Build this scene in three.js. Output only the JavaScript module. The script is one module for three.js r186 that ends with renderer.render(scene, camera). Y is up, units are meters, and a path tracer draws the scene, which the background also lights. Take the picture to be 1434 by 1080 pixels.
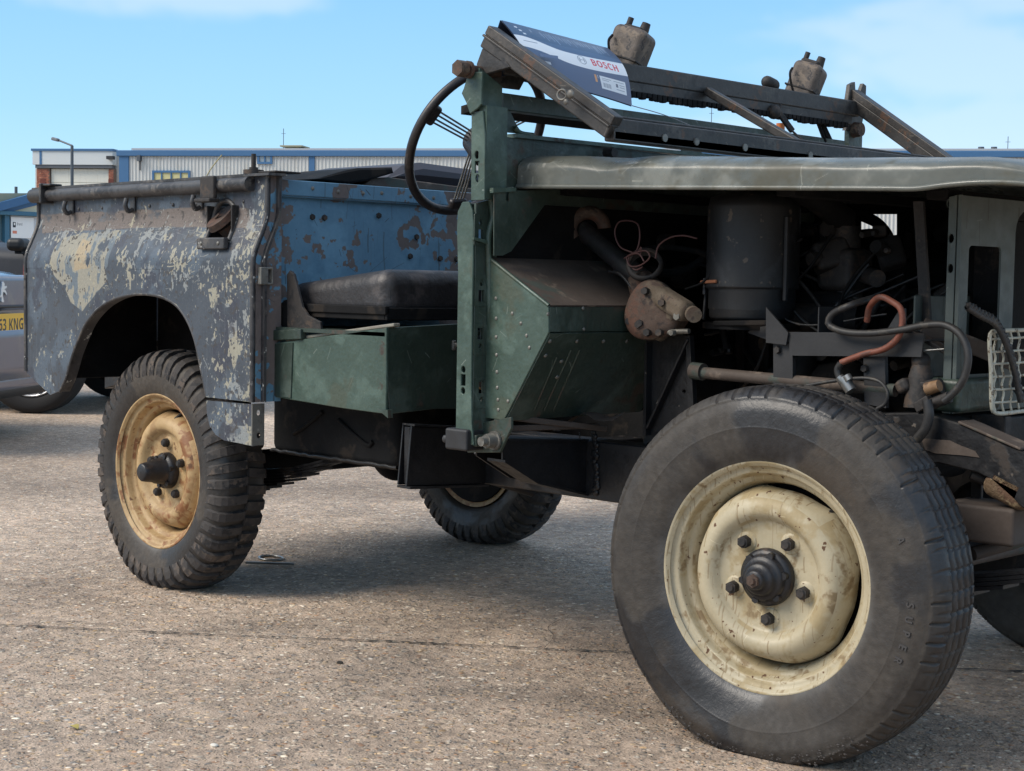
import * as THREE from 'three';
import { mergeGeometries } from 'three/addons/utils/BufferGeometryUtils.js';
import { RoundedBoxGeometry } from 'three/addons/geometries/RoundedBoxGeometry.js';
import { TextGeometry } from 'three/addons/geometries/TextGeometry.js';
import { FontLoader } from 'three/addons/loaders/FontLoader.js';

/* ------------------------------------------------------------------ camera, sky, sun, exposure */
const W = 1434, H = 1080, FPX = 2213.3;
const scene = new THREE.Scene();
const YAW = 0.793, PITCH = -0.0642, ROLL = 0.0164;
const EYE = new THREE.Vector3(4.0943, 0.9249, 3.2669);
const FWD = new THREE.Vector3(-Math.sin(YAW) * Math.cos(PITCH), Math.sin(PITCH), -Math.cos(YAW) * Math.cos(PITCH));
const R0 = new THREE.Vector3().crossVectors(FWD, new THREE.Vector3(0, 1, 0)).normalize();
const U0 = new THREE.Vector3().crossVectors(R0, FWD);
const RGT = R0.clone().multiplyScalar(Math.cos(ROLL)).addScaledVector(U0, Math.sin(ROLL));
const UPV = U0.clone().multiplyScalar(Math.cos(ROLL)).addScaledVector(R0, -Math.sin(ROLL));
const camera = new THREE.PerspectiveCamera(27.4223, W / H, 0.05, 900);
camera.position.copy(EYE);
camera.quaternion.setFromRotationMatrix(new THREE.Matrix4().makeBasis(RGT, UPV, FWD.clone().negate()));
scene.add(camera);

// the sky: pale near the horizon, deeper blue above, thin broken cloud all round
{
  const w = 2048, h = 1024, D = new Float32Array(w * h * 4);
  const hash = (x, y, z) => { let n = Math.imul(x, 374761393) + Math.imul(y, 668265263) + Math.imul(z, 2147483647 ^ 974711) | 0; n = Math.imul(n ^ (n >>> 13), 1274126177); return ((n ^ (n >>> 16)) >>> 0) / 4294967296; };
  const vn = (x, y, z) => { const X = Math.floor(x), Y = Math.floor(y), Z = Math.floor(z); let a = x - X, b = y - Y, c = z - Z; a = a * a * (3 - 2 * a); b = b * b * (3 - 2 * b); c = c * c * (3 - 2 * c); let s = 0; for (let i = 0; i < 2; i++) for (let j = 0; j < 2; j++) for (let k = 0; k < 2; k++) s += (i ? a : 1 - a) * (j ? b : 1 - b) * (k ? c : 1 - c) * hash(X + i, Y + j, Z + k); return s; };
  const cl = (x, y, z) => { let s = 0, a = .5, f = 1; for (let o = 0; o < 6; o++) { s += a * vn(x * f + 7.3, y * f + 1.7, z * f + 4.1); a *= .54; f *= 2.1; } return s; };
  const stops = [[0, .385, .55, .66], [3, .33, .52, .66], [6, .25, .455, .65], [11, .175, .375, .62], [30, .135, .31, .54], [90, .10, .23, .43]];
  for (let j = 0; j < h; j++) for (let i = 0; i < w; i++) {
    const el = Math.max(0, ((j + .5) / h - .5) * 180), az = ((i + .5) / w - .5) * 2 * Math.PI, e = el * Math.PI / 180;
    let k = 0; while (k < stops.length - 2 && el > stops[k + 1][0]) k++;
    const a = stops[k], b = stops[k + 1], t = Math.min(1, (el - a[0]) / (b[0] - a[0]));
    const c = [1, 2, 3].map(q => a[q] + (b[q] - a[q]) * t);
    const x = Math.cos(e) * Math.cos(az), z = Math.cos(e) * Math.sin(az), y = Math.sin(e);
    // clouds are streets of flat cloud: seen edge-on low down, broader overhead
    const n = j < h / 2 ? 0 : cl(x * 6 + 18.5, y * 26, z * 6) + .25 * (vn(x * 1.6 + 21.5, y * 3, z * 1.6) - .5), m = Math.min(1, Math.max(0, (n - .46) / .19)), q = m * m * (3 - 2 * m) * (.22 + .66 * Math.min(1, Math.max(0, el - 10) / 14));
    const cc = [.74, .69, .66]; for (let p = 0; p < 3; p++) D[(j * w + i) * 4 + p] = c[p] + (cc[p] - c[p]) * q; D[(j * w + i) * 4 + 3] = 1;
  }
  const t = new THREE.DataTexture(D, w, h, THREE.RGBAFormat, THREE.FloatType); t.mapping = THREE.EquirectangularReflectionMapping; t.magFilter = THREE.LinearFilter; t.minFilter = THREE.LinearFilter; t.wrapS = THREE.RepeatWrapping; t.needsUpdate = true;
  scene.background = t; scene.environment = t;
}

const SUN_DIR = new THREE.Vector3(-0.36, 0.66, 0.66).normalize();
const sun = new THREE.DirectionalLight(new THREE.Color(1.0, 0.91, 0.79), 2.25);
sun.position.copy(SUN_DIR).multiplyScalar(40).add(new THREE.Vector3(1, 0, 0));
sun.target.position.set(1, 0, 0);
sun.castShadow = true; sun.shadow.radius = 60; sun.shadow.mapSize.set(2048, 2048);
Object.assign(sun.shadow.camera, { left: -12, right: 12, top: 12, bottom: -12, near: 1, far: 120 });
scene.add(sun, sun.target);

const renderer = new THREE.WebGLRenderer({ antialias: true });
renderer.toneMapping = THREE.LinearToneMapping;
renderer.toneMappingExposure = 1.72;
renderer.shadowMap.enabled = true;

/* ------------------------------------------------------------------ small maths */
function rng(seed) { let s = seed >>> 0; return () => { s = (s + 0x6D2B79F5) | 0; let t = Math.imul(s ^ (s >>> 15), 1 | s); t = (t + Math.imul(t ^ (t >>> 7), 61 | t)) ^ t; return ((t ^ (t >>> 14)) >>> 0) / 4294967296; }; }
const sm = (a, b, x) => { const t = Math.min(1, Math.max(0, (x - a) / (b - a))); return t * t * (3 - 2 * t); };
const mix = (a, b, t) => a + (b - a) * t;
const V = (x, y, z) => new THREE.Vector3(x, y, z);
// a photograph pixel as a point on the plane axis = v of the place
function at(px, py, axis, v) {
  const d = FWD.clone().addScaledVector(RGT, (px - W / 2) / FPX).addScaledVector(UPV, -(py - H / 2) / FPX);
  return EYE.clone().addScaledVector(d, (v - EYE[axis]) / d[axis]);
}
function atDepth(px, py, depth) {
  return EYE.clone().add(FWD.clone().addScaledVector(RGT, (px - W / 2) / FPX).addScaledVector(UPV, -(py - H / 2) / FPX).multiplyScalar(depth));
}
const P = (list, axis, v) => list.map(([x, y]) => at(x, y, axis, v));

/* ------------------------------------------------------------------ noise fields (tileable, 512) */
const NS = 512;
function fbm(cells, oct, seed) {
  const out = new Float32Array(NS * NS); let amp = 1;
  for (let o = 0; o < oct; o++) {
    const n = cells << o; if (n > NS / 2) break;
    const r = rng(seed * 31 + o * 977 + 5), lat = new Float32Array(n * n); for (let i = 0; i < n * n; i++) lat[i] = r() * 2 - 1;
    const k = n / NS;
    for (let y = 0; y < NS; y++) {
      const fy = y * k, iy = Math.floor(fy), ty = fy - iy, wy = ty * ty * (3 - 2 * ty), y0 = (iy % n) * n, y1 = ((iy + 1) % n) * n;
      for (let x = 0; x < NS; x++) {
        const fx = x * k, ix = Math.floor(fx), tx = fx - ix, wx = tx * tx * (3 - 2 * tx), x1 = (ix + 1) % n;
        const a = lat[y0 + ix], b = lat[y0 + x1], c = lat[y1 + ix], d = lat[y1 + x1];
        out[y * NS + x] += amp * (a + (b - a) * wx + (c - a) * wy + (a - b - c + d) * wx * wy);
      }
    }
    amp *= 0.55;
  }
  let m = 0; for (const v of out) m += v * v; m = Math.sqrt(m / out.length);
  for (let i = 0; i < out.length; i++) out[i] = Math.min(1, Math.max(0, 0.5 + 0.2 * out[i] / m));
  return out;   // mean .5, deviation .2
}
const NA = fbm(3, 7, 1), NB = fbm(8, 6, 2), NC = fbm(24, 5, 3), ND = fbm(96, 2, 4), NE = fbm(5, 7, 9);
const gs = (f, x, y) => { const X = Math.floor(x), Y = Math.floor(y), a = x - X, b = y - Y; return (g_(f, X, Y) * (1 - a) + g_(f, X + 1, Y) * a) * (1 - b) + (g_(f, X, Y + 1) * (1 - a) + g_(f, X + 1, Y + 1) * a) * b; };   // smooth sample
const g_ = (f, x, y) => f[((y & 511) << 9) | (x & 511)];
function streakField(n, len, wid, dirMean, dirVar, seed) {     // short strokes, tileable
  const c = document.createElement('canvas'); c.width = c.height = NS; const g = c.getContext('2d');
  g.fillStyle = '#000'; g.fillRect(0, 0, NS, NS); g.lineCap = 'round'; const r = rng(seed);
  for (let i = 0; i < n; i++) {
    const x = r() * NS, y = r() * NS, a = dirMean + (r() - .5) * dirVar, l = len * (.2 + r() * r()), w = wid * (.4 + r());
    g.strokeStyle = `rgba(255,255,255,${.4 + .6 * r()})`; g.lineWidth = w;
    for (const ox of [-NS, 0, NS]) for (const oy of [-NS, 0, NS]) {
      g.beginPath(); g.moveTo(x + ox, y + oy); g.quadraticCurveTo(x + ox + Math.cos(a) * l * .5 + (r() - .5) * l * .15, y + oy + Math.sin(a) * l * .5, x + ox + Math.cos(a) * l, y + oy + Math.sin(a) * l); g.stroke();
    }
  }
  const d = g.getImageData(0, 0, NS, NS).data, o = new Float32Array(NS * NS); for (let i = 0; i < o.length; i++) o[i] = d[i * 4] / 255; return o;
}
const SCR = streakField(150, 60, 1.4, .4, 2.6, 21), DRIP = streakField(120, 150, 3, Math.PI / 2, .15, 22);

function tex(w, h, data, srgb) {
  const t = new THREE.DataTexture(data, w, h, THREE.RGBAFormat, THREE.UnsignedByteType);
  t.wrapS = t.wrapT = THREE.RepeatWrapping; t.magFilter = THREE.LinearFilter; t.minFilter = THREE.LinearMipmapLinearFilter; t.generateMipmaps = true;
  if (srgb) t.colorSpace = THREE.SRGBColorSpace; t.needsUpdate = true; return t;
}
/* a worn surface: base tone, then layers [colour, field(x, y), low, high, roughness change, height change] laid where the field passes low..high */
let shift = 17, plainBump;
function surf({ rep = .5, base, tone = 14, layers = [], rough = .6, bump = 0, metal = 0, clear = 0, gl = false, spec = 1, ripple = 0 }) {
  const m = new (clear || spec < 1 ? THREE.MeshPhysicalMaterial : THREE.MeshStandardMaterial)({ metalness: metal, ...(spec < 1 ? { specularIntensity: spec } : {}) });
  const C = new Uint8Array(NS * NS * 4), Q = new Uint8Array(NS * NS * 4), B = new Uint8Array(NS * NS * 4); const sx = shift = (shift * 137 + 71) & 511, sy = (shift * 61 + 13) & 511;
  for (let y = 0; y < NS; y++) for (let x = 0; x < NS; x++) {
    const X = x + sx, Y = y + sy, t = (g_(NB, X, Y) - .5) * 2 * tone + (g_(ND, X, Y) - .5) * tone * .9;
    let r = base[0] + t, g = base[1] + t, b = base[2] + t, q = rough + (g_(NC, X, Y) - .5) * .18, hgt = .5 + (g_(NB, X, Y) - .5) * ripple + (g_(NC, X, Y) - .5) * .35 + (g_(ND, X, Y) - .5) * .15;
    for (const [c, f, lo, hi, dr = 0, dh = 0] of layers) {
      const k = sm(lo, hi, f(X, Y)); if (k <= 0) continue;
      const v = (g_(ND, X + 40, Y) - .5) * tone; r = mix(r, c[0] + v, k); g = mix(g, c[1] + v, k); b = mix(b, c[2] + v, k); q += dr * k; hgt += dh * k;
    }
    const i = (y * NS + x) * 4; C[i] = Math.min(255, Math.max(0, r)); C[i + 1] = Math.min(255, Math.max(0, g)); C[i + 2] = Math.min(255, Math.max(0, b)); C[i + 3] = 255;
    q = Math.min(1, Math.max(.08, q)) * 255; Q[i] = Q[i + 1] = Q[i + 2] = q; Q[i + 3] = 255; hgt = Math.min(1, Math.max(0, hgt)) * 255; B[i] = B[i + 1] = B[i + 2] = hgt; B[i + 3] = 255;
  }
  m.map = tex(NS, NS, C, true); m.map.repeat.set(1 / rep, 1 / rep); m.roughness = rough;
  if (gl) { m.roughnessMap = tex(NS, NS, Q); m.roughness = 1; m.roughnessMap.repeat.set(1 / rep, 1 / rep); }
  if (bump) { m.bumpMap = layers.some(l => l[5]) || ripple ? tex(NS, NS, B) : (plainBump ??= tex(NS, NS, B)).clone(); m.bumpMap.repeat.set(1 / rep, 1 / rep); m.bumpScale = bump; }
  if (clear) { m.clearcoat = clear; m.clearcoatRoughness = .12; }
  m.side = THREE.DoubleSide;
  return m;
}
const plain = (c, rough = .6, metal = 0, extra = {}) => { const m = new THREE.MeshPhysicalMaterial({ roughness: rough, metalness: metal, side: THREE.DoubleSide, ...extra }); m.color.setRGB(c[0] / 255, c[1] / 255, c[2] / 255, THREE.SRGBColorSpace); return m; };
const fA = (x, y) => g_(NA, x, y), fB = (x, y) => g_(NB, x, y), fC = (x, y) => g_(NC, x, y), fE = (x, y) => g_(NE, x, y), fS = (x, y) => g_(SCR, x, y), fD = (x, y) => g_(DRIP, x, y);
const fAC = (x, y) => g_(NA, x + 90, y + 33) * .7 + g_(NC, x, y) * .3, fEC = (x, y) => g_(NE, x + 190, y + 133) * .72 + g_(NC, x + 7, y + 60) * .28;
const fBC = (x, y) => g_(NB, x + 11, y + 250) * .6 + g_(NC, x + 100, y) * .4;

const M = {
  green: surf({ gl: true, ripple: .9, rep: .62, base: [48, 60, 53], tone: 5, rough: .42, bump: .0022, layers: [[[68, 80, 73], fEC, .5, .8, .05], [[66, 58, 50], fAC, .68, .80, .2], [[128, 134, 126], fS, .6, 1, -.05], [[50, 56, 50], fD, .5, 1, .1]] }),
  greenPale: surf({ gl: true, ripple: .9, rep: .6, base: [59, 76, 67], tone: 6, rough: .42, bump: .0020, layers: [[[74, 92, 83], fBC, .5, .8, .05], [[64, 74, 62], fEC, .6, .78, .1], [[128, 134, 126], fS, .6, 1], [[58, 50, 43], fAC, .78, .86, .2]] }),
  greenDull: surf({ gl: true, rep: .5, base: [66, 74, 71], tone: 4, rough: .5, bump: .0005, layers: [[[76, 84, 80], fEC, .5, .8, .05], [[52, 54, 48], fD, .5, 1, .1], [[110, 114, 108], fS, .65, 1]] }),
  blue: surf({ gl: true, ripple: .6, rep: .7, base: [88, 126, 150], tone: 6, rough: .48, bump: .0009, layers: [[[102, 142, 166], fEC, .5, .8], [[74, 100, 116], fD, .5, 1], [[104, 94, 90], fAC, .70, .712, .25, -.35], [[98, 89, 86], fE, .74, .755, .25, -.35], [[36, 38, 42], fS, .6, 1]] }),
  black: surf({ spec: .4, rep: .4, base: [18, 18, 19], tone: 5, rough: .8, bump: .001, layers: [[[40, 35, 31], fEC, .58, .78], [[48, 47, 48], fS, .6, 1]] }),
  chassis: surf({ gl: true, rep: .5, base: [22, 22, 24], tone: 6, rough: .45, bump: .0016, layers: [[[48, 41, 36], fEC, .64, .76, .3, .25], [[92, 84, 76], fBC, .84, .87, .3, .2], [[36, 37, 40], fS, .5, 1]] }),
  bracket: surf({ rep: .4, base: [38, 38, 40], tone: 5, rough: .6, bump: .0006, layers: [[[80, 78, 76], fBC, .84, .88], [[34, 33, 34], fEC, .6, .78]] }),
  frame: surf({ rep: .36, base: [48, 45, 43], tone: 8, rough: .5, bump: .0009, layers: [[[70, 65, 60], fEC, .52, .78], [[32, 30, 30], fBC, .6, .74], [[128, 118, 104], fS, .5, 1], [[76, 54, 40], fAC, .76, .84]] }),
  cream: surf({ gl: true, rep: .42, base: [168, 157, 131], tone: 6, rough: .5, bump: .0005, layers: [[[152, 136, 103], fEC, .48, .7, .1], [[124, 106, 78], fBC, .66, .84, .2], [[136, 120, 92], fD, .3, .9, .15], [[88, 64, 46], fC, .95, .98, .3], [[198, 186, 156], fS, .5, 1]] }),
  creamOld: surf({ rep: .42, base: [174, 146, 104], tone: 8, rough: .6, bump: .0007, layers: [[[150, 120, 82], fEC, .5, .76], [[128, 84, 50], fAC, .6, .8], [[100, 68, 42], fBC, .76, .88], [[192, 172, 134], fS, .5, 1]] }),
  bonnet: surf({ gl: true, rep: .9, base: [88, 90, 84], tone: 5, rough: .32, bump: .0006, layers: [[[114, 115, 108], fEC, .5, .74, -.02], [[78, 76, 64], fAC, .62, .8, .12], [[152, 150, 140], fBC, .82, .88, .05], [[140, 140, 130], fS, .6, 1, .1]] }),
  vinyl: surf({ ripple: 1, rep: .4, base: [42, 40, 41], tone: 5, rough: .5, bump: .0018, layers: [[[68, 63, 62], fEC, .55, .85], [[28, 27, 29], fD, .5, 1]] }),
  rust: surf({ rep: .22, base: [72, 57, 48], tone: 10, rough: .8, bump: .0016, layers: [[[92, 78, 65], fEC, .52, .7, .1, .2], [[50, 41, 37], fBC, .62, .78], [[88, 62, 50], fAC, .64, .8]] }),
  rustTop: surf({ rep: .5, base: [72, 62, 55], tone: 7, rough: .75, bump: .0008, layers: [[[60, 66, 60], fEC, .6, .74], [[98, 86, 76], fBC, .7, .84]] }),
  galv: surf({ rep: .3, base: [116, 114, 108], tone: 8, rough: .5, bump: .0006, metal: .35, layers: [[[90, 87, 82], fEC, .5, .7], [[158, 154, 144], fBC, .8, .88]] }),
  capping: surf({ rep: .34, base: [58, 57, 58], tone: 7, rough: .5, bump: .0009, layers: [[[166, 164, 158], fBC, .79, .81], [[88, 83, 78], fEC, .56, .74], [[38, 37, 39], fAC, .62, .76], [[140, 138, 132], fS, .5, 1]] }),
  iron: surf({ rep: .2, base: [42, 38, 36], tone: 8, rough: .7, bump: .0008, layers: [[[66, 54, 45], fEC, .55, .74], [[26, 25, 26], fBC, .6, .78]] }),
  hubBlack: surf({ rep: .2, base: [25, 24, 26], tone: 7, rough: .45, bump: .0008, layers: [[[58, 47, 40], fEC, .6, .74], [[46, 46, 49], fBC, .7, .84]] }),
  hose: surf({ rep: .12, base: [40, 39, 39], tone: 7, rough: .55, layers: [[[62, 58, 53], fEC, .56, .74]] }), copper: surf({ rep: .15, base: [116, 66, 50], tone: 10, rough: .6, layers: [[[92, 58, 48], fEC, .56, .72]] }),
  wire: plain([70, 42, 40], .55), whiteWire: surf({ rep: .1, base: [176, 174, 160], tone: 10, rough: .55, layers: [[[108, 94, 78], fBC, .66, .78]] }),
  steel: plain([150, 148, 144], .35, .8),
};

/* ------------------------------------------------------------------ geometry helpers */
function boxUV(g) {                       // uv in metres from the face each triangle shows
  if (g.index) g = g.toNonIndexed(); const p = g.attributes.position, n = p.count, uv = new Float32Array(n * 2);
  const a = V(), b = V(), c = V();
  for (let i = 0; i < n; i += 3) {
    a.fromBufferAttribute(p, i); b.fromBufferAttribute(p, i + 1); c.fromBufferAttribute(p, i + 2);
    const nx = Math.abs((b.y - a.y) * (c.z - a.z) - (b.z - a.z) * (c.y - a.y)), ny = Math.abs((b.z - a.z) * (c.x - a.x) - (b.x - a.x) * (c.z - a.z)), nz = Math.abs((b.x - a.x) * (c.y - a.y) - (b.y - a.y) * (c.x - a.x));
    [a, b, c].forEach((q, k) => { const o = (i + k) * 2; if (nz >= nx && nz >= ny) { uv[o] = q.x; uv[o + 1] = q.y; } else if (nx >= ny) { uv[o] = q.z; uv[o + 1] = q.y; } else { uv[o] = q.x; uv[o + 1] = q.z; } });
  }
  g.setAttribute('uv', new THREE.BufferAttribute(uv, 2)); return g;
}
function clean(g) { if (g.index) g = g.toNonIndexed(); for (const k of Object.keys(g.attributes)) if (!['position', 'normal', 'uv'].includes(k)) g.deleteAttribute(k); g.morphAttributes = {}; return g; }
const used = {};
const numbered = n => { const k = used[n] = (used[n] ?? -1) + 1; return k ? `${n}_${String(k).padStart(3, '0')}` : n; };
function part(name, geoms, m, parent = scene, keepUV = false) {
  geoms = [geoms].flat(); let g = geoms.length > 1 ? mergeGeometries(geoms.map(clean)) : geoms[0]; if (!keepUV) g = boxUV(g);
  const o = new THREE.Mesh(g, m); o.name = parent === scene ? numbered(name) : name; o.castShadow = o.receiveShadow = true; parent.add(o); return o;
}
const each = (name, geoms, m, parent) => geoms.map(g => part(name, g, m, parent));   // every piece a part of its own
function thing(name, label, category, group) { const o = new THREE.Group(); o.name = numbered(name); o.userData = { label, category, ...(group ? { group } : {}) }; scene.add(o); return o; }
function tag(o, label, category, group) { o.userData = { label, category, ...(group ? { group } : {}) }; return o; }
function structure(o, kind = 'structure') { o.userData.kind = kind; return o; }

const box = (x0, x1, y0, y1, z0, z1, r = .003) => { const a = [Math.abs(x1 - x0), Math.abs(y1 - y0), Math.abs(z1 - z0)]; r = Math.min(r, Math.min(...a) * .45); return new RoundedBoxGeometry(...a, 1, r).translate((x0 + x1) / 2, (y0 + y1) / 2, (z0 + z1) / 2); };
function orient(g, a, b) { const d = b.clone().sub(a), m = new THREE.Matrix4(), zx = d.clone().normalize(); let up = Math.abs(zx.y) > .95 ? V(1, 0, 0) : V(0, 1, 0); const s = V().crossVectors(up, zx).normalize(), u = V().crossVectors(zx, s); m.makeBasis(s, u, zx); m.setPosition(a.clone().add(b).multiplyScalar(.5)); return g.applyMatrix4(m); }
const beam = (a, b, w, h, r = .003) => orient(new RoundedBoxGeometry(w, h, a.distanceTo(b), 1, Math.min(r, w * .4, h * .4)), a, b);   // w sideways, h upright
const cyl = (a, b, r, r2 = r, seg = 16) => orient(new THREE.CylinderGeometry(r2, r, a.distanceTo(b), seg).rotateX(Math.PI / 2), a, b);
const tube = (pts, r, seg = 6, n = 0) => new THREE.TubeGeometry(new THREE.CatmullRomCurve3(pts), n || pts.length * 8, r, seg, false);
const bolt = (p, dir, r = .007, h = .006) => cyl(p, p.clone().addScaledVector(dir, h), r, r * .85, 6);
const dome = (p, dir, r = .004) => { const g = new THREE.SphereGeometry(r, 8, 5, 0, 7, 0, Math.PI / 2); g.scale(1, .6, 1); const q = new THREE.Quaternion().setFromUnitVectors(V(0, 1, 0), dir.clone().normalize()); return g.applyQuaternion(q).translate(p.x, p.y, p.z); };
const X_ = V(1, 0, 0), Y_ = V(0, 1, 0), Z_ = V(0, 0, 1);
function shapeOf(pts) { const s = new THREE.Shape(); pts.forEach(([x, y], i) => i ? s.lineTo(x, y) : s.moveTo(x, y)); s.closePath(); return s; }
function prismZ(pts, z0, z1, holes = [], bevel = 0) { const s = shapeOf(pts); for (const h of holes) s.holes.push(shapeOf(h)); return new THREE.ExtrudeGeometry(s, { depth: z1 - z0 - bevel * 2, bevelEnabled: bevel > 0, bevelSize: bevel, bevelThickness: bevel, bevelOffset: -bevel, bevelSegments: 1, curveSegments: 8 }).translate(0, 0, z0 + bevel); }
// polygon given as [z, y], thickness along x
function prismX(pts, x0, x1, holes = [], bevel = 0) { return prismZ(pts.map(([z, y]) => [-z, y]), 0, x1 - x0, holes.map(h => h.map(([z, y]) => [-z, y])), bevel).rotateY(Math.PI / 2).translate(x0, 0, 0); }
function prismY(pts, y0, y1, holes = []) { return prismZ(pts.map(([x, z]) => [x, -z]), 0, y1 - y0, holes.map(h => h.map(([x, z]) => [x, -z]))).rotateX(-Math.PI / 2).translate(0, y0, 0); }
const zy = l => l.map(p => [p.z, p.y]), xy = l => l.map(p => [p.x, p.y]);
const rectH = (cx, cy, w, h) => [[cx - w / 2, cy - h / 2], [cx + w / 2, cy - h / 2], [cx + w / 2, cy + h / 2], [cx - w / 2, cy + h / 2]];
const ovalH = (cx, cy, w, h, n = 12) => Array.from({ length: n }, (_, i) => [cx + Math.cos(i / n * 6.2832) * w / 2, cy + Math.sin(i / n * 6.2832) * h / 2]);
const roundH = (x0, x1, y0, y1, r) => { const o = []; for (const [cx, cy, a] of [[x1 - r, y1 - r, 0], [x0 + r, y1 - r, 1], [x0 + r, y0 + r, 2], [x1 - r, y0 + r, 3]]) for (let k = 0; k <= 4; k++) { const t = (a + k / 4) * Math.PI / 2; o.push([cx + Math.cos(t) * r, cy + Math.sin(t) * r]); } return o; };
function gridGeo(nu, nv, f, skip) {          // f(u, v) -> Vector3, optional skip(u, v) leaves a cell open
  const pos = [], uv = [], idx = [];
  for (let j = 0; j <= nv; j++) for (let i = 0; i <= nu; i++) { const p = f(i / nu, j / nv); pos.push(p.x, p.y, p.z); uv.push(i / nu, j / nv); }
  for (let j = 0; j < nv; j++) for (let i = 0; i < nu; i++) { if (skip && skip((i + .5) / nu, (j + .5) / nv)) continue; const a = j * (nu + 1) + i, b = a + 1, c = a + nu + 1, d = c + 1; idx.push(a, b, d, a, d, c); }
  const g = new THREE.BufferGeometry(); g.setAttribute('position', new THREE.Float32BufferAttribute(pos, 3)); g.setAttribute('uv', new THREE.Float32BufferAttribute(uv, 2)); g.setIndex(idx); g.computeVertexNormals(); return g;
}
function revolve(prof, n, fn, after) {       // about z; prof [[r, z]]; fn(r, z, angle, k) -> [r, z]; after(Vector3) moves points
  const m = prof.length, arc = [0]; for (let i = 1; i < m; i++) arc.push(arc[i - 1] + Math.hypot(prof[i][0] - prof[i - 1][0], prof[i][1] - prof[i - 1][1]));
  const g = gridGeo(n, m - 1, (u, v) => { const k = Math.round(v * (m - 1)), a = -Math.PI / 2 + u * Math.PI * 2; let [r, z] = prof[k]; if (fn) [r, z] = fn(r, z, a, k); const p = V(Math.cos(a) * r, Math.sin(a) * r, z); if (after) after(p); return p; });
  const UV = g.attributes.uv; for (let i = 0; i < UV.count; i++) UV.setY(i, arc[Math.floor(i / (n + 1))] / arc[m - 1]);   // v follows the arc length
  const N = g.attributes.normal; for (let j = 0; j < m; j++) { const a = j * (n + 1), b = a + n, q = V(N.getX(a) + N.getX(b), N.getY(a) + N.getY(b), N.getZ(a) + N.getZ(b)).normalize(); N.setXYZ(a, q.x, q.y, q.z); N.setXYZ(b, q.x, q.y, q.z); }
  return g;
}

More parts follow.
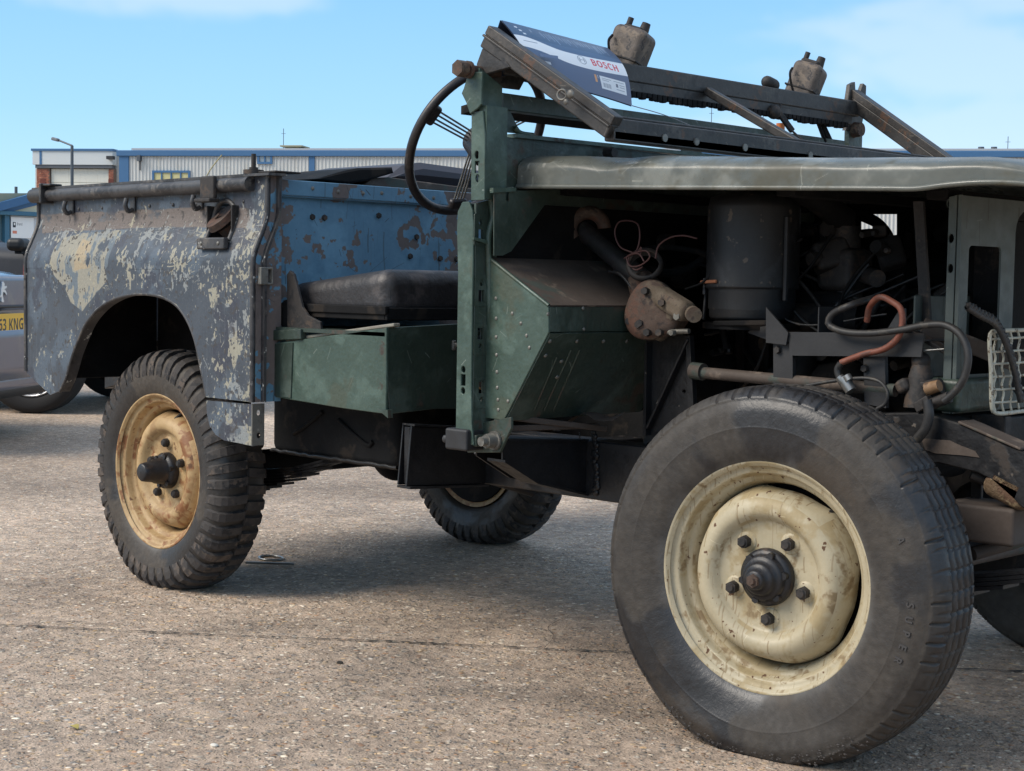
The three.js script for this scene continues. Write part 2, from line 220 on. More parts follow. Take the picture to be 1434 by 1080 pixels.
/* ------------------------------------------------------------------ ground: brushed concrete with exposed aggregate */
{
  const S = 2048, span = 2.6, C = new Uint8Array(S * S * 4), Bp = new Uint8Array(S * S * 4), hgt = new Float32Array(S * S), col = new Float32Array(S * S * 3), r = rng(77);
  for (let y = 0; y < S; y++) for (let x = 0; x < S; x++) {
    const i = y * S + x, a = g_(NC, x, y), b = g_(ND, x * 3, y * 3 + 7), c = g_(NB, x >> 2, y >> 2), st = g_(NC, ((x + y) >> 1), (y - x) * 2 & 511), v = 166 + (a - .5) * 48 + (b - .5) * 62 + (c - .5) * 20 + (st - .5) * 12;
    col[i * 3] = v * 1.06; col[i * 3 + 1] = v * .94; col[i * 3 + 2] = v * .825; hgt[i] = .3 + (a - .5) * .5 + (b - .5) * .25 + (st - .5) * .25;
  }
  const pal = [[150, 136, 118], [128, 118, 105], [168, 146, 118], [104, 96, 88], [190, 178, 158], [142, 108, 82], [120, 116, 112], [160, 150, 136], [160, 132, 96], [196, 186, 172]];
  for (let k = 0; k < 60000; k++) {
    const cx = r() * S, cy = r() * S, big = r(), ra = 1.5 + 5.6 * Math.pow(big, 3), rb = ra * (.5 + .5 * r()), an = r() * 3.14, ca = Math.cos(an), sa = Math.sin(an), p = pal[Math.floor(Math.pow(r(), 1.35) * pal.length)], l = .72 + .46 * r(), pk = .35 + .45 * r(), R = Math.ceil(ra);
    for (let dy = -R; dy <= R; dy++) for (let dx = -R; dx <= R; dx++) {
      const u = (dx * ca + dy * sa) / ra, v = (-dx * sa + dy * ca) / rb, d = u * u + v * v; if (d > 1) continue;
      const i = (((cy + dy) & (S - 1)) * S + ((cx + dx) & (S - 1))), q = .8 * sm(1, .55, d); for (let z = 0; z < 3; z++) col[i * 3 + z] = mix(col[i * 3 + z], p[z] * l * 1.26, q); hgt[i] = Math.max(hgt[i], hgt[i] * .5 + pk * (1 - d * .6));
    }
  }
  for (let i = 0; i < S * S; i++) { for (let z = 0; z < 3; z++) C[i * 4 + z] = Math.min(255, Math.max(0, col[i * 3 + z])); C[i * 4 + 3] = 255; const q = Math.min(255, Math.max(0, hgt[i] * 230)); Bp[i * 4] = Bp[i * 4 + 1] = Bp[i * 4 + 2] = q; Bp[i * 4 + 3] = 255; }
  const m = new THREE.MeshStandardMaterial({ map: tex(S, S, C, true), bumpMap: tex(S, S, Bp), bumpScale: .0065, roughness: .86, vertexColors: true });
  m.map.repeat.set(1 / span, 1 / span); m.bumpMap.repeat.set(1 / span, 1 / span);
  // one sheet out to the horizon, finer towards the truck; coarse stains ride on the vertices
  const n = 360, sp = t => Math.sign(t) * (5 * Math.abs(t) + 395 * Math.pow(Math.abs(t), 7)), pos = [], cl = [], uv = [], id = [], nr = [];
  const nz = (x, z, s) => g_(NE, Math.floor(x * s + 5000), Math.floor(z * s + 5000));
  for (let j = 0; j <= n; j++) for (let i = 0; i <= n; i++) {
    const x = 1 + sp(i / n * 2 - 1), z = .6 + sp(j / n * 2 - 1); pos.push(x, 0, z); nr.push(0, 1, 0); uv.push(x * .8 + z * .6, z * .8 - x * .6);
    const a = nz(x, z, 28), b = nz(x + 30, z, 90), st = sm(.6, .78, nz(x + 9, z + 4, 46)); const sk = g_(NC, Math.floor((x * .8 + z * .6) * 26 + 5000), Math.floor((z * .8 - x * .6) * 5 + 5000)), oil = sm(.68, .8, nz(x + 3.3, z + 1.2, 70)); let v = 1.0 + (a - .5) * .42 + (b - .5) * .3 + (sk - .5) * .3 - .14 * st - .2 * oil; cl.push(v, v * (1 - .015 * st), v * (1 - .03 * st));
  }
  for (let j = 0; j < n; j++) for (let i = 0; i < n; i++) { const a = j * (n + 1) + i, b = a + 1, c = a + n + 1; id.push(a, c, b, b, c, c + 1); }
  const g = new THREE.BufferGeometry(); for (const [k, d, s] of [['position', pos, 3], ['normal', nr, 3], ['uv', uv, 2], ['color', cl, 3]]) g.setAttribute(k, new THREE.Float32BufferAttribute(d, s)); g.setIndex(id);
  const gr = part('ground', g, m, scene, true); structure(gr);
  // the slab joint, a ragged dirt-filled line, and a finer crack leaving it
  const line = (pts, w, seed) => { const q = rng(seed), out = []; const c = new THREE.CatmullRomCurve3(pts); const N = 260, L = [], Rr = []; for (let i = 0; i <= N; i++) { const p = c.getPoint(i / N), t = c.getTangent(i / N), s = V(-t.z, 0, t.x), wob = (q() - .5) * w * 1.6, wd = w * (.25 + q() * q() * 1.3) * (.6 + .8 * g_(NB, i * 3, seed)); L.push(p.clone().addScaledVector(s, wob + wd)); Rr.push(p.clone().addScaledVector(s, wob - wd)); } return gridGeo(N, 1, (u, v) => { const i = Math.round(u * N), p = (v ? L : Rr)[i].clone(); p.y = .004; return p; }); };
  const j = part('joint_line', [line([at(-260, 872, 'y', 0), at(0, 877, 'y', 0), at(240, 888, 'y', 0), at(520, 899, 'y', 0), at(760, 910, 'y', 0), at(900, 916, 'y', 0), at(1380, 940, 'y', 0), at(1700, 950, 'y', 0)], .0055, 5)], plain([44, 42, 38], .95), gr);
  part('crack', line([at(762, 910, 'y', 0), at(775, 893, 'y', 0), at(768, 880, 'y', 0), at(800, 862, 'y', 0)], .0016, 8), plain([56, 52, 47], .95), gr);
}

/* ------------------------------------------------------------------ buildings beyond the yard */
const white = plain([206, 206, 200], .55), blueTrim = plain([58, 100, 140], .5), greyRoof = plain([168, 172, 176], .6), blind = plain([196, 188, 140], .8), tealTrim = plain([58, 104, 128], .5), lampGrey = plain([84, 90, 96], .5, .4);
const cladding = surf({ rep: 3, base: [198, 198, 194], tone: 4, rough: .5, layers: [[[178, 178, 172], fD, .3, 1], [[186, 184, 176], fEC, .6, .8]] });
const shutter = surf({ rep: 3, base: [214, 212, 200], tone: 3, rough: .55, layers: [[[198, 194, 180], fD, .3, 1]] });
const brickMat = surf({ rep: 1.2, base: [156, 96, 76], tone: 10, rough: .85, bump: .004, layers: [[[128, 76, 62], fBC, .58, .68], [[176, 124, 100], fC, .7, .8]] });
const glass = plain([60, 76, 88], .08, 0, { clearcoat: 1 });
// a frame in which x runs along a far front from pixel a to pixel b, y is up, z comes towards us
function frontFrame(pa, da, pb, db) { const a = atDepth(pa, 395, da), b = atDepth(pb, 395, db); a.y = b.y = 0; const x = b.clone().sub(a), len = x.length(); x.normalize(); const z = V().crossVectors(x, Y_); return { m: new THREE.Matrix4().makeBasis(x, Y_, z).setPosition(a), len, a, x, z, sx: p => { const d = at(p, 395, 'y', 0.9).sub(EYE).setY(0), q = V().crossVectors(x, d), w = EYE.clone().setY(0); const ac = a.clone().sub(w); const t = (ac.x * d.z - ac.z * d.x) / (d.x * x.z - d.z * x.x); return -t === 0 ? 0 : t; }, h: (p, y) => 0 }; }
function placeGroup(g, F) { g.applyMatrix4(F.m); }
function ribs(x0, x1, y0, y1, pitch, z = 0) {   // trapezoid-profiled sheet
  const pr = []; for (let x = x0; x < x1 - 1e-6; x += pitch) for (const [f, d] of [[0, 0], [.5, 0], [.62, .035], [.88, .035]]) if (x + f * pitch <= x1) pr.push([x + f * pitch, z + d]); pr.push([x1, z]);
  const pos = [], nor = []; for (let i = 0; i < pr.length - 1; i++) { const [a, p] = pr[i], [b, q] = pr[i + 1], nx = -(q - p), nz = b - a, l = Math.hypot(nx, nz); pos.push(a, y0, p, b, y0, q, b, y1, q, a, y0, p, b, y1, q, a, y1, p); for (let k = 0; k < 6; k++) nor.push(nx / l, 0, nz / l); }
  const g = new THREE.BufferGeometry(); g.setAttribute('position', new THREE.Float32BufferAttribute(pos, 3)); g.setAttribute('normal', new THREE.Float32BufferAttribute(nor, 3)); g.setAttribute('uv', new THREE.Float32BufferAttribute(new Float32Array(pos.length / 3 * 2), 2)); return g;
}
const pxOn = (F, px, py) => { const d = atDepth(px, py, 1).sub(EYE), w = F.a.clone().sub(EYE), t = w.dot(F.z) / d.dot(F.z), p = EYE.clone().addScaledVector(d, t); return [p.clone().sub(F.a).dot(F.x), p.y]; };   // pixel -> [x, y] on that front
{
  const F = frontFrame(172, 67, 1434, 60.3), L = F.len + 9, [, ye] = pxOn(F, 640, 211), eave = ye;
  const b = thing('warehouse', 'long pale ribbed metal warehouse with blue gutter and corner trim', 'building'); placeGroup(b, F);
  const [xs] = pxOn(F, 437, 230), bay = xs;
  for (let x = 0, k = 0; x < L - .1; x += bay, k++) part('wall_panel', ribs(x + .12, Math.min(L, x + bay) - .12, 0, eave - .25, .155), cladding, b);
  for (let x = bay; x < L; x += bay * 1) part('joint_trim', box(x - .12, x + .12, 0, eave - .25, -.02, .06), blueTrim, b);
  part('corner_trim', box(-.15, .28, 0, eave - .1, -.3, .07), blueTrim, b);
  part('gutter', box(-.25, L, eave - .25, eave, -.15, .14, .03), blueTrim, b);
  part('roof', [prismX([[.05, eave + .01], [.05, eave + .09], [-14, eave + 1.0], [-14, eave + .9]], .4, L)], greyRoof, b);
  part('end_wall', box(-.1, .05, 0, eave - .3, -14, -.32), cladding, b);
  part('back_wall', box(0, L, 0, eave + .8, -14.2, -14.02), cladding, b);
  const win = (p0, p1, panes, m) => { const [x0, y1] = pxOn(F, ...p0), [x1, y0] = pxOn(F, ...p1); const w = part('window', [box(x0, x1, y1 - .09, y1, .03, .1), box(x0, x1, y0, y0 + .09, .03, .1), box(x0, x0 + .09, y0 + .09, y1 - .09, .03, .1), box(x1 - .09, x1, y0 + .09, y1 - .09, .03, .1), ...Array.from({ length: panes - 1 }, (_, i) => { const x = mix(x0, x1, (i + 1) / panes); return box(x - .03, x + .03, y0 + .09, y1 - .09, .03, .09); })], blueTrim, b); part('pane', box(x0 + .08, x1 - .08, y0 + .08, y1 - .08, .036, .05), m, w); };
  win([361, 216], [382, 230], 2, plain([150, 160, 165], .15)); win([214, 239], [267, 292], 4, blind); win([388, 241], [398, 290], 1, plain([120, 150, 170], .15)); win([560, 252], [590, 300], 3, glass);
  const [lx, ly] = pxOn(F, 197, 222); part('wall_lamp', [box(lx - .07, lx + .07, ly - .12, ly + .12, .04, .25), box(lx - .02, lx + .02, ly - .5, ly - .12, .04, .1)], lampGrey, b);
  const [vx] = pxOn(F, 380, 200); part('roof_vent', [box(vx - .3, vx + .3, eave + .15, eave + .4, -3.4, -2.7), box(vx - .5, vx + .5, eave + .38, eave + .44, -3.6, -2.5)], plain([150, 146, 120], .7), b);
  const mast = (px, top, z = -4) => { const [x, y] = pxOn(F, px, top); const s = (EYE.distanceTo(F.a) - z) / EYE.distanceTo(F.a); const o = part('roof_mast', [cyl(V(x, eave + .4, z), V(x, (y - .92) * s + .92, z), .014), cyl(V(x - .1, (y - .92) * s + .7, z), V(x + .1, (y - .92) * s + .7, z), .008)], lampGrey, b); };
  mast(353, 179); mast(988, 150); mast(1065, 148); mast(1430, 190);
  for (const p of [1386, 1405]) { const [x] = pxOn(F, p, 200); part('roof_cowl', [cyl(V(x, eave + .2, -3), V(x, eave + .36, -3), .08), cyl(V(x, eave + .35, -3), V(x, eave + .42, -3), .12)], lampGrey, b); }
}
{
  const F = frontFrame(48, 68.6, 164, 68), [, top] = pxOn(F, 100, 212), [, fb] = pxOn(F, 100, 231), Lx = F.len;
  const b = thing('workshop_unit', 'small workshop unit with brick piers and a white shutter door', 'building'); placeGroup(b, F);
  part('fascia', box(0, Lx - .15, fb, top, -.3, .15), plain([196, 200, 200], .5), b); part('cap_trim', box(-.05, Lx - .12, top + .002, top + .1, -.35, .2), blueTrim, b);
  const [tx] = pxOn(F, 59, 220); part('trim_strip', box(tx - .05, tx + .05, fb, top, .152, .17), blueTrim, b); part('lintel', box(.1, Lx - .2, fb - .14, fb - .004, -.25, .1), plain([90, 94, 100], .5), b);
  const [d0] = pxOn(F, 69, 240), [d1] = pxOn(F, 152, 240);
  const pier = (x0, x1) => {   // a brick pier: courses of bricks proud of the mortar, a dark slot in the middle
    const p = part('brick_pier', box(x0, x1, 0, fb - .145, -.3, 0), plain([120, 104, 94], .9), b); const g = box(0, .21, 0, .065, 0, .012, .004); const xm = (x0 + x1) / 2;
    const all = []; let row = 0; for (let y = .01; y < fb - .25; y += .079, row++) for (let x = x0 - (row % 2 ? .11 : 0); x < x1 - .05; x += .222) { const a = Math.max(x, x0), c = Math.min(x + .21, x1); if (c - a > .05) all.push(box(a, c, y, y + .066, .001, .014, .003)); }
    const o = part('brick_courses', all, brickMat, p); o.userData.kind = 'stuff'; part('slot', box(xm - .12, xm + .12, 1, fb - .6, .016, .03), plain([98, 50, 42], .8), p);
  };
  pier(.12, d0); pier(d1, Lx - .16);
  const sh = part('shutter_door', box(d0 + .02, d1 - .02, 0, fb - .15, -.2, -.14), shutter, b); let n = 0; for (let y = .02; y < fb - .2; y += .62) part('shutter_slat', box(d0 + .03, d1 - .03, y, Math.min(y + .6, fb - .17), -.138, -.11, .012), shutter, sh);
  part('wall', box(-.1, Lx, 0, top - .02, -9, -.32), cladding, b); const [cx, cy] = pxOn(F, 160, 222); part('camera_housing', box(cx - .2, cx + .1, cy - .06, cy + .08, .16, .4), plain([40, 42, 46]), b);
}
{
  // low showroom with a shallow gable and a board below its beam
  const F = frontFrame(-70, 50, 55, 52), b = thing('showroom', 'low building with beige gable, teal beam and white signboard', 'building'); placeGroup(b, F);
  const q = (x, y) => pxOn(F, x, y), [ex, ey] = q(55, 272), [, by1] = q(20, 296), [, by0] = q(20, 302), [ax, ay] = q(-30, 296);
  part('gable', prismZ([[0, by1], [ex, by1], [ex, ey - .1], [ax, ay]], -.3, 0), plain([214, 206, 178], .7), b);
  part('verge_board', [beam(V(ex + .1, ey, .1), V(ax, q(-30, 297)[1], .1), .3, .26), beam(V(ex + .1, ey - .2, .02), V(ax, q(-30, 303)[1], .02), .12, .2)], blueTrim, b);
  part('roof', prismZ([q(-60, 304), q(-30, 297), q(55, 273.5), q(52, 270.5), q(-60, 270.5)], -.7, -.05), plain([150, 150, 128], .75), b);
  part('beam', box(-.5, ex + .1, by0, by1, -.2, .18, .02), tealTrim, b);
  for (const p of [9, -30]) { const [x] = q(p, 310); part('post', box(x - .08, x + .08, 0, by0, -.2, .05), tealTrim, b); }
  const [s0] = q(15, 310); part('wall', box(s0 - .002, ex, 0, by0 - .004, -.25, -.02), plain([200, 202, 204], .6), b);
  part('pane', box(-.4, s0 - .05, 0, by0 - .004, -.28, -.24), plain([110, 140, 150], .1), b); part('side_wall', box(-.4, ex, 0, by1, -9, -.75), plain([190, 186, 170], .7), b);
  // the board's print: dark square emblem, a word and an orange line under it
  const c = document.createElement('canvas'); c.width = 512; c.height = 256; const g = c.getContext('2d'); g.fillStyle = '#e9e9e6'; g.fillRect(0, 0, 512, 256); g.fillStyle = '#2a2e34'; g.beginPath(); g.roundRect(40, 60, 66, 66, 8); g.fill(); g.fillStyle = '#e9e9e6'; g.beginPath(); g.arc(78, 84, 17, 0, 7); g.fill(); g.fillStyle = '#2a2e34'; g.font = '46px sans-serif'; g.fillText('Brand', 130, 100); g.fillStyle = '#d8836a'; g.fillRect(34, 168, 96, 36);
  const t = new THREE.CanvasTexture(c); t.colorSpace = THREE.SRGBColorSpace; const [sx0, sy1] = q(15, 304), [sx1, sy0] = q(47, 334);
  const pl = new THREE.PlaneGeometry(sx1 - sx0, sy1 - sy0).translate((sx0 + sx1) / 2, (sy0 + sy1) / 2, .012); const sg = part('signboard', box(sx0, sx1, sy0, sy1, -.018, .008), white, b); part('sign_print', pl, new THREE.MeshStandardMaterial({ map: t, roughness: .5 }), sg, true);
  const [mx, my] = q(41, 260); part('roof_flue', cyl(V(mx, ey, -1), V(mx, my, -1), .05), lampGrey, b);
}
{
  const d = 58, base = atDepth(101, 395, d); base.y = 0; const l = thing('street_lamp', 'tall grey street lamp with a single angled arm before the warehouse', 'street lamp'); l.position.copy(base);
  const top = atDepth(100.5, 205, d).sub(base), tip = atDepth(76, 194, d).sub(base), tp2 = atDepth(82, 196.5, d).sub(base); top.x = top.z = 0; const w = tip.clone().setY(0);
  part('pole', [cyl(V(0, 0, 0), V(0, 1.2, 0), .09), cyl(V(0, 1.2, 0), top, .065, .055), ], lampGrey, l); part('arm', cyl(top, tp2, .035), lampGrey, l);
  part('lantern', beam(tp2, tip.clone().addScaledVector(w.normalize(), .1), .24, .12, .04), plain([120, 124, 128], .4), l);
}

/* ------------------------------------------------------------------ parked cars */
function carBody(st, n = 7) {     // st: [x, half width, sill, waist, roof half width, roof]; closed loft
  const ring = ([x, w, yb, yw, rw, yr]) => { const h = [[w * .82, yb], [w * .97, yb + .1], [w, mix(yb, yw, .5)], [w * .985, yw - .06], [w * .95, yw], [mix(w * .95, rw, .5), mix(yw, yr, .52)], [rw, yr - .06], [rw * .8, yr - .012], [0, yr]]; return [...h.map(([z, y]) => V(x, y, z)), ...h.slice(0, -1).reverse().map(([z, y]) => V(x, y, -z))]; };
  const R = st.map(ring), m = R[0].length; const f = (u, v) => { const i = Math.round(v * (R.length - 1)), k = Math.round(u * m) % m; return R[i][k]; };
  const g = gridGeo(m, R.length - 1, f), caps = [R[0], R[R.length - 1]].map((r, e) => { const c = r.reduce((s, p) => s.add(p), V()).multiplyScalar(1 / m); return gridGeo(m, 1, (u, v) => v ? c : r[Math.round(u * m) % m]); }); return [g, ...caps];
}
function carWheel(parent, x, z, r, tyreM, rimM) {
  const w = new THREE.Group(); w.name = 'wheel'; w.position.set(x, r, z); if (z < 0) w.rotation.y = Math.PI; parent.add(w);
  part('tyre', revolve([[r * .66, .07], [r * .72, .1], [r * .88, .108], [r * .97, .095], [r, .07], [r, 0], [r, -.07], [r * .97, -.095], [r * .8, -.1], [r * .66, -.08]], 40), tyreM, w);
  const sp = []; for (let i = 0; i < 10; i++) { const a = i / 10 * 6.283; sp.push(beam(V(Math.cos(a) * .05, Math.sin(a) * .05, .07), V(Math.cos(a) * r * .62, Math.sin(a) * r * .62, .085), .03, .02)); }
  part('rim', [revolve([[r * .68, .085], [r * .66, .095], [r * .62, .08], [r * .6, .02], [r * .6, -.08]], 40), revolve([[r * .59, -.02], [.02, -.02]], 24), revolve([[.07, .06], [.06, .085], [.001, .088]], 20), ...sp], rimM, w);
}
const carGrey = surf({ rep: 1.2, base: [40, 54, 82], tone: 3, rough: .3, clear: 1, layers: [[[70, 76, 88], fEC, .5, .8, .1]] }), suvGrey = surf({ rep: 1.2, base: [52, 53, 57], tone: 3, rough: .5, layers: [[[66, 68, 72], fD, .3, 1, .1]] });
const carTyre = plain([28, 28, 30], .85), alloy = plain([170, 172, 176], .3, .6), redLens = plain([190, 34, 40], .25, 0, { clearcoat: 1 }), blackPl = plain([22, 23, 25], .5);
{
  const p = at(4, 640, 'y', 0); const away = at(4, 470, 'y', 0.5).sub(EYE).setY(0).normalize(), pos = EYE.clone().setY(0).addScaledVector(away, 9.2).addScaledVector(V(-away.z, 0, away.x), -.05);
  const c = thing('parked_car', 'dark grey low car with yellow rear number plate and red reflector', 'car'); c.position.copy(pos);
  const ang = Math.atan2(-away.z, away.x) + 1.14; c.rotation.y = ang;       // its nose points away and to our left
  part('body', carBody([[-.02, .60, .46, .80, .44, .86], [.0, .74, .42, .82, .5, .92], [.09, .82, .36, .85, .52, .955], [.22, .86, .33, .87, .52, .97], [.62, .885, .3, .92, .52, 1.0], [1.25, .89, .24, .98, .58, 1.36], [1.9, .885, .24, .95, .6, 1.46], [2.5, .88, .24, .93, .6, 1.36], [3.1, .875, .24, .92, .6, 1.02], [3.6, .84, .26, .86, .58, .93], [4.05, .66, .3, .74, .5, .78]]), carGrey, c);
  part('rear_bumper', [new RoundedBoxGeometry(.22, .34, 1.66, 3, .09).translate(.03, .5, 0), new RoundedBoxGeometry(.16, .1, 1.5, 2, .04).translate(.05, .32, 0)], carGrey, c);
  part('lower_valance', new RoundedBoxGeometry(.2, .12, 1.56, 2, .05).translate(.08, .29, 0), blackPl, c);
  part('tailgate', new RoundedBoxGeometry(.08, .2, 1.2, 3, .035).translate(-.01, .83, 0), carGrey, c);
  part('tailgate_lip', box(-.065, .03, .745, .76, -.6, .6, .006), blackPl, c);
  part('rear_window', new RoundedBoxGeometry(.03, .62, 1.1, 2, .014).rotateZ(-1.08).translate(.93, 1.215, 0), plain([96, 120, 150], .06, 0, { clearcoat: 1 }), c);
  for (const s of [-1, 1]) { part('reflector', new RoundedBoxGeometry(.03, .045, .26, 2, .012).translate(-.085, .485, s * .62), redLens, c); part('tail_light', new RoundedBoxGeometry(.14, .2, .2, 3, .05).translate(.06, .93, s * .74), redLens, c); carWheel(c, .78, s * .75, .315, carTyre, alloy); carWheel(c, 3.25, s * .75, .315, carTyre, alloy); part('mirror', new RoundedBoxGeometry(.14, .13, .2, 3, .05).translate(2.6, 1.02, s * .98), blackPl, c); }
  const cv = document.createElement('canvas'); cv.width = 512; cv.height = 112; const g = cv.getContext('2d'); g.fillStyle = '#e8b32c'; g.fillRect(0, 0, 512, 112); g.fillStyle = '#17171a'; g.font = 'bold 92px sans-serif'; g.textBaseline = 'middle'; g.textAlign = 'right'; g.fillText('63 KNG', 494, 60);
  const t = new THREE.CanvasTexture(cv); t.colorSpace = THREE.SRGBColorSpace; const pl = part('number_plate', box(-.066, -.058, .60, .715, -.262, .262), plain([226, 176, 46], .4), c);
  part('plate_print', new THREE.PlaneGeometry(.518, .111).rotateY(-Math.PI / 2).translate(-.0685, .6575, 0), new THREE.MeshStandardMaterial({ map: t, roughness: .35 }), pl, true);
  // the chrome badge: a beast rearing up
  const L = [[.0, -.05], [.012, -.02], [.006, .0], [-.012, -.004], [-.024, -.018], [-.03, -.008], [-.016, .008], [-.004, .014], [-.026, .02], [-.03, .03], [-.006, .028], [-.006, .042], [.006, .052], [.018, .046], [.02, .03], [.028, .01], [.03, -.012], [.04, -.022], [.034, -.03], [.024, -.022], [.026, -.048], [.012, -.052]];
  part('badge', prismX(L.map(([z, y]) => [-z * 1.25, y * 1.1 + .835]), -.062, -.052), plain([214, 218, 222], .25, .7), c);
}
{
  const B = at(50, 578, 'y', 0), Cc = at(128, 563, 'y', 0), ax = Cc.clone().sub(B).normalize(), heading = V(-ax.z, 0, ax.x);   // its front axle runs from B away to Cc
  const tr = .78, mid = B.clone().addScaledVector(ax, tr), c = thing('parked_suv', 'tall dark grey car with black door mirror parked behind the low car', 'car'); c.position.copy(mid); c.rotation.y = Math.atan2(-heading.z, heading.x);
  part('body', carBody([[-3.3, .7, .5, .9, .6, 1.0], [-3.2, .86, .4, 1.1, .66, 1.4], [-2.9, .9, .34, 1.14, .66, 1.66], [-1.9, .92, .34, 1.13, .66, 1.7], [-1.5, .92, .34, 1.12, .64, 1.6], [-.86, .92, .34, 1.12, .70, 1.17], [.1, .91, .36, 1.08, .7, 1.15], [.62, .86, .38, 1.0, .66, 1.06], [.8, .7, .42, .9, .55, .95]]), suvGrey, c);
  for (const s of [-1, 1]) { for (const x of [0, -2.6]) carWheel(c, x, s * tr, .345, carTyre, alloy); part('mirror', [new RoundedBoxGeometry(.12, .085, .16, 3, .035).translate(-.02, 1.13, s * 1.0), box(-.05, .0, 1.07, 1.1, s * .86, s * 1.0)], blackPl, c); part('door_handle', new RoundedBoxGeometry(.2, .03, .04, 2, .012).translate(-1.5, .96, s * .915), suvGrey, c); part('side_window', new RoundedBoxGeometry(1.7, .4, .02, 2, .009).rotateX(-s * .45).translate(-1.9, 1.36, s * .775), glass, c); part('headlight', new RoundedBoxGeometry(.2, .16, .3, 3, .06).translate(.66, .84, s * .6), plain([200, 204, 208], .1), c); }
  part('front_bumper', new RoundedBoxGeometry(.2, .3, 1.6, 3, .08).translate(.78, .52, 0), suvGrey, c);
}

/* ------------------------------------------------------------------ the stripped off-road truck: x forward, z to its right side */
const T = thing('off_road_truck', 'stripped old off-road pickup with chipped blue-grey tub, green bulkhead and cream wheels', 'truck');
const font = await new FontLoader().loadAsync('fonts/droid/droid_sans_bold.typeface.json');

/* -- rear tub -- */
const XB = -.614, XF = .631;
const sideZ = y => y > 1.115 ? .776 : y > .97 ? mix(.822, .776, Math.pow(sm(.97, 1.115, y), .9)) : .822;   // the shouldered side
